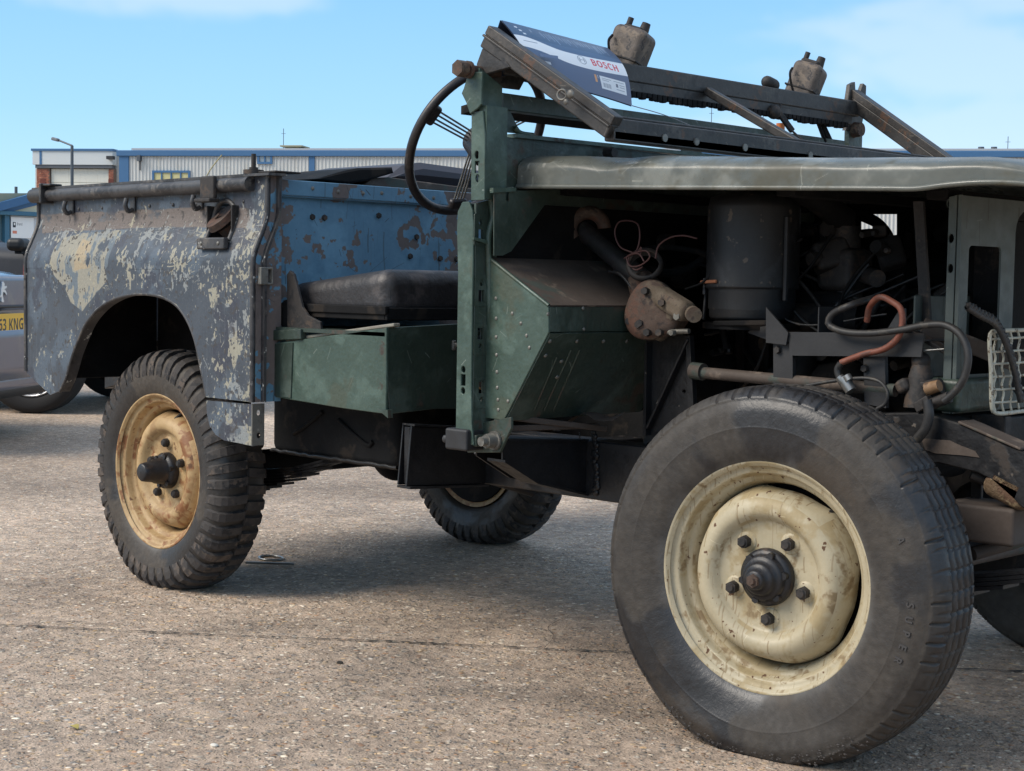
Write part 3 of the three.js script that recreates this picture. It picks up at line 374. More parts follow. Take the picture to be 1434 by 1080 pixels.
// paint of the right side, drawn at its real place: chips, scratches, bare filler, primer along the shoulder
const tubPaint = (() => {
  const w = 2048, h = 1216, x0 = -.63, x1 = .65, y0 = .46, y1 = 1.22; const toU = (px, py) => { const p = at(px, py, 'z', py < 305 ? .777 : .82); return [(p.x - x0) / (x1 - x0) * w, (y1 - p.y) / (y1 - y0) * h]; };
  const c = document.createElement('canvas'); c.width = w; c.height = h; const g = c.getContext('2d'), r = rng(404);
  const layer = f => { g.fillStyle = '#000'; g.fillRect(0, 0, w, h); g.fillStyle = g.strokeStyle = '#fff'; g.lineCap = 'round'; g.lineJoin = 'round'; f(); const d = g.getImageData(0, 0, w, h).data, o = new Float32Array(w * h); for (let i = 0; i < o.length; i++) o[i] = d[i * 4] / 255; return o; };
  const poly = l => { g.beginPath(); l.forEach(([x, y], i) => { const [u, v] = toU(x, y); i ? g.lineTo(u, v) : g.moveTo(u, v); }); g.closePath(); g.fill(); };
  const stroke = (px, py, len, a, wd) => { const [u, v] = toU(px, py), k = rng((px * 971 + py * 13) | 0); g.lineWidth = wd; g.beginPath(); g.moveTo(u, v); const b = (k() - .5) * len * .3; g.quadraticCurveTo(u + Math.cos(a) * len / 2 + b, v + Math.sin(a) * len / 2 - b, u + Math.cos(a) * len, v + Math.sin(a) * len); g.stroke(); };
  const blob = (px, py, rad) => { const [u, v] = toU(px, py); g.beginPath(); const n = 9; for (let i = 0; i < n; i++) { const a = i / n * 6.283, q = rad * (.45 + .8 * r()); const X = u + Math.cos(a) * q * 1.1, Y = v + Math.sin(a) * q; i ? g.lineTo(X, Y) : g.moveTo(X, Y); } g.closePath(); g.fill(); };
  const chips = layer(() => {
    const zone_ = (n, a, b, len, ang, av, wd, bl = .25) => { for (let i = 0; i < n; i++) { const px = mix(a[0], b[0], r()), py = mix(a[1], b[1], r()); if (r() < bl) blob(px, py, 3 + 11 * r() * r() * r()); else stroke(px, py, len * (.2 + r() * r()), ang + (r() - .5) * av, 1.5 + 4.5 * r() * r()); } };
    zone_(36, [165, 335], [285, 410], 60, -.8, 2.4, 4, .3); zone_(54, [230, 350], [280, 420], 55, -.7, 1.6, 4, .3); zone_(72, [285, 350], [352, 560], 60, 1.2, 2.2, 4, .32); zone_(54, [318, 430], [346, 560], 80, 1.4, .9, 5, .4);
    zone_(36, [290, 370], [312, 450], 46, 1.2, 2, 5, .45); zone_(14, [50, 345], [150, 520], 40, 1.3, 1.4, 3, .3); zone_(42, [120, 395], [160, 440], 30, 1, 2.4, 3, .3);
    zone_(144, [52, 316], [345, 334], 130, 0, .35, 5, .12); zone_(48, [250, 322], [345, 350], 120, -.12, .5, 6, .2); zone_(24, [330, 300], [350, 350], 90, 1.5, .4, 7, .3); zone_(42, [296, 565], [350, 622], 34, -.6, 2.2, 3, .3); zone_(36, [62, 268], [370, 300], 24, .2, 2, 3, .5); zone_(21, [345, 285], [352, 560], 110, 1.55, .25, 6, .2);
    poly([[320, 590], [326, 588], [330, 596], [352, 597], [352, 624], [326, 620], [318, 612], [324, 604]]); poly([[292, 405], [303, 402], [306, 425], [300, 436], [295, 425]]); poly([[320, 455], [332, 448], [334, 500], [328, 520], [322, 490]]); poly([[330, 310], [350, 300], [350, 330], [338, 336]]);
    g.lineWidth = 5; for (const l of [[[99, 505], [107, 482], [118, 455], [135, 433], [158, 418], [190, 411], [225, 414], [248, 427], [262, 448]], [[288, 557], [320, 560], [352, 563]]]) { g.beginPath(); l.forEach(([x, y], i) => { const [u, v] = toU(x, y); i ? g.lineTo(u, v) : g.moveTo(u, v); }); g.stroke(); }
  });
  const filler = layer(() => { g.filter = 'blur(3px)'; poly([[72, 345], [80, 332], [100, 326], [140, 322], [168, 320], [155, 335], [152, 372], [140, 388], [118, 402], [104, 396], [88, 400], [76, 386], [70, 366]]); poly([[96, 388], [146, 376], [152, 392], [136, 410], [116, 436], [100, 424], [92, 406]]); g.filter = 'none'; });
  const zone = layer(() => { g.filter = 'blur(22px)'; poly([[285, 350], [354, 340], [354, 565], [300, 560], [296, 440]]); poly([[165, 340], [285, 332], [290, 405], [230, 400], [170, 400]]); poly([[46, 318], [345, 312], [350, 340], [46, 340]]); poly([[300, 280], [372, 275], [352, 340], [330, 345]]); poly([[292, 562], [352, 566], [352, 622], [315, 616]]); poly([[60, 262], [370, 240], [370, 262], [60, 280]]); g.filter = 'none'; });
  const orange = layer(() => { g.filter = 'blur(5px)'; poly([[106, 334], [122, 338], [128, 376], [104, 380], [104, 356]]); g.filter = 'none'; });
  const primer = layer(() => { g.filter = 'blur(4px)'; poly([[54, 300], [330, 288], [346, 292], [338, 318], [180, 318], [46, 326]]); g.filter = 'none'; });
  const C = new Uint8Array(w * h * 4), Q = new Uint8Array(w * h * 4), B = new Uint8Array(w * h * 4);
  for (let y = 0; y < h; y++) for (let x = 0; x < w; x++) {
    const i = y * w + x, o = ((h - 1 - y) * w + x) * 4, n1 = gs(NB, x / 2, y / 2), n2 = g_(NC, x, y), n3 = g_(ND, x, y), nl = gs(NE, x / 2, y / 2 + 100);
    let c_ = [62, 68, 76], t = (n1 - .5) * 14 + (n3 - .5) * 8; c_ = c_.map(v => v + t); let q = .5, hg = .5;
    const put = (col, k) => { k = Math.min(1, Math.max(0, k)); for (let z = 0; z < 3; z++) c_[z] = mix(c_[z], col[z] + (n3 - .5) * 16, k); return k; };
    put([82, 94, 106], sm(.52, .7, nl) * .7); put([52, 54, 64], sm(.6, .75, gs(NE, x / 2 + 200, y / 2)) * .8); put([96, 100, 104], sm(.4, 1, gs(DRIP, x, y / 2)) * .45);
    q += .25 * put([104, 95, 90], sm(.25, .6, primer[i] * (.35 + 1.1 * gs(NB, x / 2, y)) ) * .95);
    const f = filler[i] * (.55 + .9 * n1 + .35 * (n2 - .5)); const kf = put([140, 137, 125], sm(.53, .72, f * (.7 + .6 * gs(NC, x / 2, y / 2 + 9)))); put([156, 142, 118], sm(.5, .7, orange[i] * (.4 + n1)) * kf); put([92, 104, 114], kf * sm(.56, .66, gs(NC, x / 2 + 77, y / 4 + 50)) * .9); q += .3 * kf;
    const fk = sm(.705, .75, .55 * gs(NC, x * 1.3, y * 1.0 + 31) + .45 * gs(NB, x * 1.1 + 140, y * .9) + zone[i] * .105 - .03), ch = Math.max(fk, sm(.4, .65, chips[i] * (.3 + 1.2 * n2)) * (.35 + .65 * sm(.42, .55, gs(NB, x * .6 + 9, y * .6)))); put(n1 > .5 ? [154, 149, 131] : [134, 137, 135], ch * .88); q += .15 * ch; hg -= .35 * ch; hg += (n2 - .5) * .25; hg += .15 * kf;
    put([60, 56, 54], sm(.78, .84, n2) * .8);
    for (let z = 0; z < 3; z++) C[o + z] = Math.min(255, Math.max(0, c_[z])); C[o + 3] = 255; Q[o] = Q[o + 1] = Q[o + 2] = Math.min(255, q * 255); Q[o + 3] = 255; B[o] = B[o + 1] = B[o + 2] = Math.min(255, Math.max(0, hg * 255)); B[o + 3] = 255;
  }
  const m = new THREE.MeshStandardMaterial({ map: tex(w, h, C, true), roughnessMap: tex(w, h, Q), roughness: 1, bumpMap: tex(w, h, B), bumpScale: .0008, side: THREE.DoubleSide });
  m.userData.uvOf = (x, y) => [(x - x0) / (x1 - x0), (y - y0) / (y1 - y0)]; return m;
})();
const sideUV = g => { if (g.index) g = g.toNonIndexed(); const p = g.attributes.position, uv = new Float32Array(p.count * 2); for (let i = 0; i < p.count; i++) { const [u, v] = tubPaint.userData.uvOf(p.getX(i), p.getY(i)); uv[i * 2] = u; uv[i * 2 + 1] = v; } g.setAttribute('uv', new THREE.BufferAttribute(uv, 2)); return g; };
{
  // filler recess opening in the shoulder, arch-topped
  const fx0 = at(284, 330, 'z', .81).x, fx1 = at(320, 330, 'z', .81).x, fy0 = at(300, 342, 'z', .82).y, fyT = at(312, 278, 'z', .78).y, fxm = (fx0 + fx1) / 2, fr = (fx1 - fx0) / 2;
  const inRecess = (x, y, m = 0) => y > fy0 + .018 - m && (y < fyT - fr ? Math.abs(x - fxm) < fr - .012 + m : Math.hypot(x - fxm, (y - (fyT - fr)) ) < fr - .012 + m);
  const sw = gridGeo(260, 56, (u, v) => { const y = mix(.95, 1.205, v), x = mix(XB, XF, u); return V(x, y, sideZ(y) + .0012 * Math.sin(x * 9 + y * 14)); }, (u, v) => inRecess(mix(XB, XF, u), mix(.95, 1.205, v)));
  const arch = [[96, 512], [100, 498], [107, 480], [118, 455], [135, 434], [158, 419], [190, 412], [222, 415], [245, 427], [260, 447], [271, 474], [279, 510], [285, 540], [288, 556]].map(([x, y]) => { const p = at(x, y, 'z', .822); return [p.x, p.y]; });
  const pz = (px, py) => { const p = at(px, py, 'z', .822); return [p.x, p.y]; };
  const yb = pz(350, 563)[1], rear = [[XB, .9515], [XB, pz(40, 522)[1]], pz(70, 553), pz(82, 548), pz(90, 532)];
  const flat = prismZ([...rear, ...arch, [pz(288, 557)[0], yb], [XF, yb], [XF, .9515]], .819, .822);
  const tub = part('rear_tub', sideUV(mergeGeometries([sw.toNonIndexed(), clean(flat)])), tubPaint, T, true);
  // rolled lip round the arch, edge beads
  const lip = [pz(82, 549), pz(90, 532), ...arch].map(([x, y]) => V(x, y, .818)); part('arch_lip', [tube(lip, .0055, 6, 90), gridGeo(60, 1, (u, v) => { const c = new THREE.CatmullRomCurve3(lip).getPoint(u); c.z -= v * .035; return c; })], M.capping, tub);
  const beadY = []; for (let y = 1.2; y > .96; y -= .012) beadY.push(y); beadY.push(.9, .8, .7, yb);
  part('rear_edge_bead', tube(beadY.slice(0, -1).concat(pz(41, 520)[1]).map(y => V(XB, y, sideZ(y))), .008, 6, 120), M.capping, tub);
  part('front_edge_bead', tube(beadY.map(y => V(XF, y, sideZ(y) + .001)), .008, 6, 120), M.capping, tub);
  // front return flange, follows the shouldered edge
  const fl = beadY.map(y => [sideZ(y) - .002, y]), inner = beadY.slice().reverse().map(y => [.735, y]); part('front_flange', prismX([...fl, ...inner], XF - .006, XF + .006), M.blue, tub);
  part('flange_angle', [prismX([...beadY.map(y => [sideZ(y) - .022, y]), ...beadY.slice().reverse().map(y => [sideZ(y) - .03, y])], XF + .006, XF + .02)], M.capping, tub);
  // lower flap below the seam and its drilled galvanised end
  const fp = l => l.map(([x, y]) => pz(x, y)); part('lower_flap', sideUV(clean(prismZ([...fp([[288, 561], [289, 580], [293, 597], [301, 609], [313, 617], [335, 621]]), [XF, pz(352, 625)[1]], [XF, yb - .006]], .812, .8205))), tubPaint, tub, true);
  { const a = at(353, 566, 'x', XF), b = at(370, 566, 'x', XF), y0 = at(360, 624, 'x', XF).y, hx = at(362, 578, 'x', XF), hx2 = at(362, 610, 'x', XF); part('end_bracket', [prismX([[a.z, a.y], [b.z, a.y], [b.z, y0], [a.z, y0]], XF - .003, XF + .001, [ovalH(hx.z, hx.y, .014, .016), ovalH(hx2.z, hx2.y, .014, .016)])], M.galv, tub);  }
  part('rear_panel', [box(XB - .004, XB + .004, .62, 1.19, -.77, .77)], M.capping, tub);
  part('left_side', [box(XB, XF, .62, 1.2, -.825, -.80), prismZ([[XB, 1.2], [XF, 1.2], [XF, 1.17], [XB, 1.17]], -.80, -.76)], M.blue, tub);
  part('tub_floor', box(XB, XF - .03, .70, .72, -.45, .45), M.black, tub);
  // wheel boxes: inner wall, top, rear wall (open below)
  for (const s of [1, -1]) part('wheel_box', [box(-.42, .60, .96, .968, s * .45, s * .815), box(-.42, .60, .60, .958, s * .45, s * .458), box(-.428, -.42, .605, .968, s * .46, s * .815), box(.585, .593, .60, .955, s * .46, s * .735)], M.black, tub);
  // blue front panel facing the seats, its angle with rivets, dents
  const pn = part('front_panel', [gridGeo(60, 26, (u, v) => { const z = mix(.735, -.8, u), y = mix(.66, 1.15, v); return V(XF - .02 + .0018 * Math.sin(z * 11) * Math.sin(y * 13) + .002 * g_(NB, Math.floor(u * 200), Math.floor(v * 90)), y, z); })], M.blue, tub);
  const bl = []; for (const [px, py] of [[437, 304], [454, 305], [583, 332], [616, 362], [639, 363], [574, 359], [530, 302]]) { const p = at(px, py, 'x', XF - .018); bl.push(bolt(p, X_, .009, .006)); } each('panel_bolt', bl, M.iron, tub);
  part('top_angle', [box(XF - .045, XF - .006, 1.148, 1.152, -.8, .735), box(XF - .010, XF - .002, 1.152, 1.192, -.8, .735), box(XF - .06, XF - .002, 1.188, 1.194, -.8, .735)], M.blue, tub);
  const rv = []; for (let i = 0; i < 17; i++) rv.push(dome(V(XF - .002, 1.171 + (i % 3 === 1 ? .004 : 0), .715 - i * .088 + (i % 4 === 0 ? .02 : 0)), X_, .006)); each('angle_rivet', rv, M.galv, tub);
  // top capping and the rolled rail with its end sleeve, hooks, buckle and stud
  part('capping', [prismX([[.74, 1.2], [.796, 1.2], [.796, 1.207], [.74, 1.207]], XB - .01, XF + .03), box(XB - .01, XB + .03, 1.186, 1.207, -.78, .74)], M.capping, tub);
  const railY = 1.181, railZ = .790; part('side_rail', [cyl(V(XB + .085, railY, railZ), V(XF - .06, railY, railZ), .0195, .0195, 20)], M.capping, tub);
  part('rail_sleeve', [cyl(V(XB - .012, railY, railZ), V(XB + .09, railY, railZ), .0225, .0225, 20), box(XB + .08, XB + .094, railY - .026, railY + .036, railZ - .025, railZ + .03), box(XB + .07, XB + .14, railY + .027, railY + .034, railZ - .02, railZ + .024)], M.frame, tub);
  for (const px of [98, 184, 278]) { const p = at(px, 284 - (px - 98) * .045, 'z', .785); part('tie_hook', [box(p.x - .013, p.x + .013, p.y - .035, p.y + .024, .777, .783), tube([V(p.x + .004, p.y - .028, .784), V(p.x + .004, p.y - .034, .797), V(p.x + .004, p.y - .018, .808), V(p.x + .004, p.y + .004, .804)], .007)], M.capping, tub); }
  { const p = at(293, 264, 'z', .81); part('strap_buckle', [box(p.x - .035, p.x + .032, p.y - .03, p.y + .034, .805, .819, .005), box(p.x - .04, p.x + .036, p.y - .038, p.y - .028, .80, .835)], M.iron, tub); part('dry_stalk', tube([V(p.x - .02, p.y + .02, .815), V(p.x + .01, p.y + .055, .81), V(p.x + .045, p.y + .09, .80)], .0016, 5), plain([170, 160, 120], .9), tub); }
  { const p = at(355, 241, 'z', .77); part('stud', [cyl(V(p.x, 1.207, .77), V(p.x, 1.219, .77), .028), cyl(V(p.x, 1.219, .77), V(p.x, 1.262, .77), .0065), cyl(V(p.x, 1.219, .77), V(p.x, 1.226, .77), .012)], M.iron, tub); }
  part('corner_plate', box(XF - .05, XF + .03, 1.209, 1.214, .69, .775), M.iron, tub);
  const sr = []; for (let i = 0; i < 8; i++) { const p = at(110 + i * 33, 293 - i * 1.5, 'z', .777); sr.push(dome(V(p.x, p.y, .777), Z_, .0055)); } each('side_rivet', sr, M.capping, tub);
  // filler: proud bezel, dark well, tilted rusty cap with a bar
  const well = part('filler_well', [box(fx0, fx1, fy0, fyT, .70, .708), box(fx0, fx0 + .006, fy0, fyT - .02, .708, .80), box(fx1 - .006, fx1, fy0, fyT - .02, .708, .80), box(fx0, fx1, fy0, fy0 + .006, .708, .815)], M.iron, tub);
  const bez = []; const path = []; for (let k = 0; k <= 10; k++) { const y = mix(fy0 + .01, fyT - fr, k / 10); path.push([fx0 + .006, y]); } for (let k = 1; k < 12; k++) { const a = Math.PI * (1 - k / 12); path.push([fxm + Math.cos(a) * (fr - .006), fyT - fr + Math.sin(a) * (fr - .006)]); } for (let k = 10; k >= 0; k--) { const y = mix(fy0 + .01, fyT - fr, k / 10); path.push([fx1 - .006, y]); }
  part('filler_bezel', [tube(path.map(([x, y]) => V(x, y, sideZ(y) + .001)), .0075, 8, 110), box(fx0 - .004, fx1 + .004, fy0 - .014, fy0 + .018, .812, .829, .004)], M.capping, tub);
  each('bezel_rivet', [[fx0 + .02, fy0], [fx1 - .022, fy0]].map(([x, y]) => dome(V(x, y + .002, .829), Z_, .006)), M.galv, tub);
  const cp = at(307, 303, 'z', .79), nrm = V(-.13, .73, .70).normalize(); part('filler_cap', [cyl(cp.clone().addScaledVector(nrm, -.018), cp, .047, .044, 28), beam(cp.clone().add(V(-.012, -.006, .006)), cp.clone().add(V(.014, .006, .010)), .005, .007), cyl(cp.clone().addScaledVector(nrm, -.11), cp.clone().addScaledVector(nrm, -.03), .03)], M.rust, tub);
  // lock striker on the flange
  { const a = at(361, 374, 'x', XF + .008), b = at(379, 399, 'x', XF + .008); part('lock_striker', [box(XF + .006, XF + .022, b.y, a.y, b.z, b.z + .006), box(XF + .006, XF + .022, b.y, a.y, a.z - .025, a.z), box(XF + .006, XF + .022, a.y - .006, a.y, b.z, a.z), box(XF + .006, XF + .022, b.y, b.y + .006, b.z, a.z)], M.galv, tub);  }
}

/* -- seat box, tank, cushion -- */
{
  const p = l => xy(P(l, 'z', .752)); const sb = part('seat_box', [prismZ(p([[366, 553], [382, 481], [541, 459], [540, 580], [480, 572]]), .744, .752, [], .0015)], M.greenPale, T);
  const f = zy(P([[541, 459], [668, 452], [668, 572], [610, 573], [545, 580]], 'x', 1.092)); part('heel_board', prismX(f, 1.084, 1.092, [], .0015), M.green, sb);
  part('seat_box_top', prismY([[.6, .752], [1.09, .752], [1.09, -.75], [.6, -.75]], .79, .80), M.green, sb); part('left_side', box(.6, 1.09, .6, .79, -.752, -.744), M.green, sb); part('heel_board', box(1.084, 1.092, .6, .82, -.75, .38), M.green, sb);
  { const q = l => xy(P(l, 'z', .7525)); part('patch_plate', prismZ(q([[372, 535], [385, 482], [411, 480], [408, 557], [372, 553]]), .7525, .7555), M.green, sb); }
  const c = at(540, 576, 'z', .752); part('turned_corner', prismZ([[c.x - .03, c.y + .004], [c.x + .012, c.y + .004], [c.x + .014, c.y - .016]], .74, .756), M.green, sb);
  const tr = [at(404, 476, 'z', .73), at(556, 455, 'z', .73)]; part('alloy_strip', beam(tr[0], tr[1], .022, .009), surf({ rep: .3, base: [128, 124, 112], tone: 8, rough: .5, layers: [[[120, 112, 100], fEC, .6, .72]] }), sb);
  { const a = at(372, 470, 'z', .75), b = at(425, 468, 'z', .75); part('hinge_bar', [beam(a, b, .02, .028), cyl(a.clone().add(V(0, 0, -.02)), a.clone().add(V(0, 0, .018)), .012)], M.green, sb); }
  const h = at(635, 483, 'x', 1.094); part('latch', [cyl(V(1.092, h.y, h.z), V(1.12, h.y, h.z), .005), box(1.092, 1.1, h.y - .014, h.y + .012, h.z - .006, h.z + .006)], M.galv, sb);
  // fuel tank with two pressed ribs and a ragged seam
  const tk = part('fuel_tank', [box(.43, .985, .432, .62, .12, .62, .03)], M.black, T);
  const rib = l => tube(P(l, 'z', .622), .006, 6, 20); each('pressed_rib', [rib([[411, 608], [426, 598], [452, 577]]), rib([[474, 588], [500, 612], [518, 624], [522, 618]])], M.black, tk);
  { const rr = rng(9), pts = []; for (let i = 0; i <= 24; i++) pts.push(V(mix(.44, .99, i / 24), .445 + (rr() - .5) * .004, .622)); part('weld_seam', tube(pts, .0055, 5, 60), M.chassis, tk); }
  // seat cushion on its tray
  const cz0 = .12, cz1 = .70, cg = new RoundedBoxGeometry(.43, .125, cz1 - cz0, 8, .04); { const q = cg.attributes.position; for (let i = 0; i < q.count; i++) { const x = q.getX(i) / .215, y = q.getY(i); q.setY(i, y + (y > 0 ? -.038 * sm(.6, -1, x) + .012 * Math.cos(x * 1.5) * Math.cos(q.getZ(i) * 5) : 0) + .003 * (g_(NB, Math.floor(q.getZ(i) * 420 + 300), Math.floor(x * 110 + 200)) - .5) * 2); } cg.computeVertexNormals(); }
  const cu = part('seat_cushion', cg.translate(.82, .893, (cz0 + cz1) / 2), M.vinyl, T); part('seat_tray', [box(.60, 1.045, .828, .845, cz0, cz1 + .012), box(.60, 1.05, .842, .864, cz1 + .003, cz1 + .018), box(1.036, 1.05, .828, .86, cz0, cz1 + .012)], M.black, cu);
  const fin = xy(P([[403, 462], [402, 385], [406, 379], [412, 384], [424, 430], [432, 442], [449, 451], [450, 462]], 'z', .735)); part('seat_stay', [prismZ(fin, .729, .737, [], .001)], M.iron, cu);
  { const a = at(395, 430, 'z', .73); part('seat_stay_lug', cyl(V(a.x + .02, a.y - .02, .70), V(a.x + .02, a.y - .02, .728), .04, .04, 18), M.black, cu); }
}

/* -- bulkhead -- */
{
  const BX = 1.438, hz = .711;
  // door post: outward face with hinge holes, forward face, swollen shoulder
  const outP = (px, py) => { const q = at(px, py, 'z', .78); return [q.x, q.y]; };
  const x0 = 1.385, x1 = 1.435;
  const holesZ = [[655.5, 518, 'o'], [655.5, 533, 'r'], [655.5, 548, 'o']].map(([px, py, k]) => { const [, y] = outP(px, py); return k === 'o' ? ovalH(1.408, y, .014, .016) : rectH(1.408, y, .015, .026); });
  const post = part('bulkhead', [prismZ([[x0, .552], [x1 + .012, .552], [x1 + .004, .60], [x1, .7], [x1, 1.06], [x1 - .004, 1.09], [x1 - .016, 1.112], [x0 + .012, 1.112], [x0 - .004, 1.09], [x0 - .006, 1.05], [x0, .95]], .775, .781, holesZ, .0012), box(x0, x0 + .005, .552, 1.11, .72, .774)], M.greenPale, T);
  const hX = [[672, 313, 'o'], [672, 330, 'r'], [673, 400, 'o'], [673, 414, 'r'], [671.5, 468, 'r'], [671.5, 483, 'o'], [673, 543, 'r'], [673, 558, 'o']].map(([px, py, k]) => { const q = at(px, py, 'x', x1); return k === 'o' ? ovalH(q.z, q.y, .012, .017) : rectH(q.z, q.y, .018, .03); });
  part('post_front', prismX([[.774, .556], [.774, 1.108], [.705, 1.125], [.705, .556]], x1 - .006, x1 + .001, hX, .001), M.green, post);
  part('post_inside', box(x0 + .006, x1 - .012, .56, 1.10, .66, .664), M.green, post);
  { const c = [[687, 274], [689, 290], [690, 305], [686, 322], [684, 335], [684.5, 360], [686, 440], [690, 580]].map(([a, b]) => at(a, b, 'x', x1 + .006)); part('post_ridge', [tube(c, .008, 8, 60)], M.greenPale, post); }
  { const q = at(672, 340, 'x', x1); part('post_fold', prismX([[q.z + .028, q.y + .012], [q.z - .028, q.y + .005], [q.z - .03, q.y - .006], [q.z + .028, q.y + .006]], x1 + .001, x1 + .01), M.greenPale, post); }
  for (const [px, py] of [[672, 322], [673, 407], [671.5, 475], [673, 550]]) { const q = at(px, py, 'x', x1); part('hinge_plate', prismX(roundH(q.z - .02, q.z + .02, q.y - .036, q.y + .036, .003), x1 + .0005, x1 + .003, [py < 420 ? ovalH(q.z, q.y + .018, .012, .017) : rectH(q.z, q.y + .014, .018, .03), py < 420 ? rectH(q.z, q.y - .014, .018, .03) : ovalH(q.z, q.y - .018, .012, .017)]), M.green, post); }
  // upper post, up to the windscreen hinge
  const uz = .772, up = l => xy(P(l, 'z', uz)); const ux0 = at(660, 235, 'z', uz).x, ux1 = at(679, 235, 'z', uz).x;
  const uh = [[667.5, 217, 'o'], [668, 234, 'r'], [668.5, 250, 'o']].map(([px, py, k]) => { const q = at(px, py, 'z', uz); return k === 'o' ? ovalH(q.x, q.y, .014, .019) : rectH(q.x, q.y, .015, .027); });
  part('upper_post', [prismZ([...up([[660, 158], [676, 155], [679, 190]]), [ux1, 1.115], [ux0, 1.115]], uz - .005, uz, uh, .001), prismX([[uz - .005, 1.118], [uz - .005, 1.33], [.701, 1.33], [.701, 1.118]], BX - .004, ux1 - .0015)], M.greenPale, post);
  part('hinge_bracket', [prismZ(up([[659, 101], [678, 101], [677, 146], [672, 152], [661, 160], [655, 143], [649, 131], [652, 124]]), uz, uz + .007, [], .0015), prismX([[uz, 1.332], [uz, 1.415], [.70, 1.38], [.70, 1.332]], BX - .004, BX + .002)], M.greenPale, post);
  { const a = V(1.415, 1.412, .80); part('hinge_bolt', [cyl(V(1.415, 1.412, .69), V(1.415, 1.412, .815), .012), cyl(V(1.415, 1.412, .795), V(1.415, 1.412, .82), .019, .019, 6), cyl(V(1.415, 1.412, .782), V(1.415, 1.412, .79), .02)], M.rust, post); }
  // front face, vent slot between lower face and top rail, on to the far post
  part('front_face', [prismX([[.70, 1.115], [.70, 1.2655], [-.70, 1.2655], [-.70, 1.115]], BX - .004, BX + .002)], M.green, post);
  part('vent_sill', [prismX([[.66, 1.266], [.66, 1.275], [-.70, 1.279], [-.70, 1.270]], BX - .02, BX + .012), tube([V(BX + .005, 1.29, .66), V(BX + .005, 1.279, .645), V(BX + .006, 1.276, .6)], .006)], M.greenPale, post);
  part('top_rail', [prismX([[.70, 1.327], [.70, 1.366], [-.70, 1.36], [-.70, 1.327]], BX - .03, BX + .004, [], .002), prismX([[.70, 1.277], [.70, 1.327], [.672, 1.327], [.635, 1.277]], BX - .006, BX + .0), prismX([[.04, 1.277], [.04, 1.327], [-.04, 1.327], [-.04, 1.277]], BX - .006, BX), prismX([[-.70, 1.277], [-.70, 1.327], [-.672, 1.327], [-.635, 1.277]], BX - .006, BX)], M.green, post);
  part('dash_underside', [prismZ([[1.30, 1.345], [BX - .03, 1.36], [BX - .03, 1.345], [1.30, 1.325]], -.68, .70)], M.black, post);
  { const a = at(865, 205, 'x', BX + .02); part('bonnet_catch', [beam(V(BX + .03, 1.235, .35), V(BX + .03, 1.24, .12), .03, .014), box(BX + .01, BX + .05, 1.225, 1.255, .12, .19), cyl(V(BX + .02, 1.25, .36), V(BX + .05, 1.25, .36), .012)], M.iron, post); const q = at(1093, 183, 'x', BX); part('orange_cap', cyl(V(BX, 1.36, q.z), V(BX, 1.385, q.z), .012), plain([196, 110, 48], .5), post); }
  part('left_post', [box(BX - .05, BX + .01, .552, 1.33, -.78, -.70), prismX([[-.72, 1.30], [-.72, 1.42], [-.745, 1.43], [-.775, 1.43], [-.79, 1.40], [-.79, 1.30]], BX - .012, BX + .004)], M.green, post);
  part('hinge_bolt', [cyl(V(BX + .0, 1.395, -.745), V(BX + .03, 1.395, -.745), .024, .02)], M.rust, post);
  // firewall sheet between the posts
  part('firewall', [prismX([[.70, .62], [.70, 1.14], [-.70, 1.14], [-.70, .62]], BX - .014, BX - .008)], M.black, post);
  part('inner_wing_gusset', prismX(zy(P([[692, 268], [778, 266], [716, 352], [704, 358], [692, 358]], 'x', BX + .036)), BX + .033, BX + .036, [(q => roundH(q.z - .005, q.z + .005, q.y - .011, q.y + .011, .003))(at(711, 275, 'x', BX + .036))]), M.green, post);
  part('seam_lip', prismX(zy(P([[690, 263], [722, 263], [722, 268], [690, 270]], 'x', BX + .04)), BX + .03, BX + .042), M.greenPale, post);
  // right footwell: side plate (pale), rusty sloping top, front, sloping underside
  const fw = [[1.436, .984], [1.636, .876], [1.638, .818], [1.50, .612], [1.436, .612]]; const fwp = part('footwell', [box(1.632, 1.638, .819, .875, .26, .732, .001), orient(new THREE.BoxGeometry(.472, .004, .247), V(1.638, .816, .496), V(1.501, .611, .496))], M.green, post);
  part('footwell_side', prismZ(fw, .730, .736, [], .0012), M.greenPale, fwp); part('footwell_inner_side', prismZ(fw, .25, .256), M.black, fwp);
  part('footwell_top', orient(new THREE.BoxGeometry(.474, .004, .228), V(1.436, .983, .494), V(1.636, .878, .494)), M.rustTop, fwp);
  part('footwell_edge', tube([V(1.437, .986, .734), V(1.53, .935, .734), V(1.636, .878, .734)], .0045), M.greenPale, fwp);
  { const a = at(838, 398, 'z', .45), g = []; const tri = (l, y) => { const p = l.map(([px, py]) => { let q = at(px, py, 'z', .4); for (let i = 0; i < 6; i++) { const yy = .983 - (q.x - 1.436) * .525 + .004; q = at(px, py, 'y', yy); } return q; }); const g = new THREE.BufferGeometry(); const pos = []; for (let i = 1; i < p.length - 1; i++) for (const v of [p[0], p[i], p[i + 1]]) pos.push(v.x, v.y, v.z); g.setAttribute('position', new THREE.Float32BufferAttribute(pos, 3)); g.computeVertexNormals(); g.setAttribute('uv', new THREE.Float32BufferAttribute(new Float32Array(pos.length / 3 * 2), 2)); return g; };
    each('blue_paint_patch', [tri([[810, 388], [827, 389], [829, 402]]), tri([[838, 404], [842, 399], [858, 415], [845, 414]])], M.blue, fwp); }
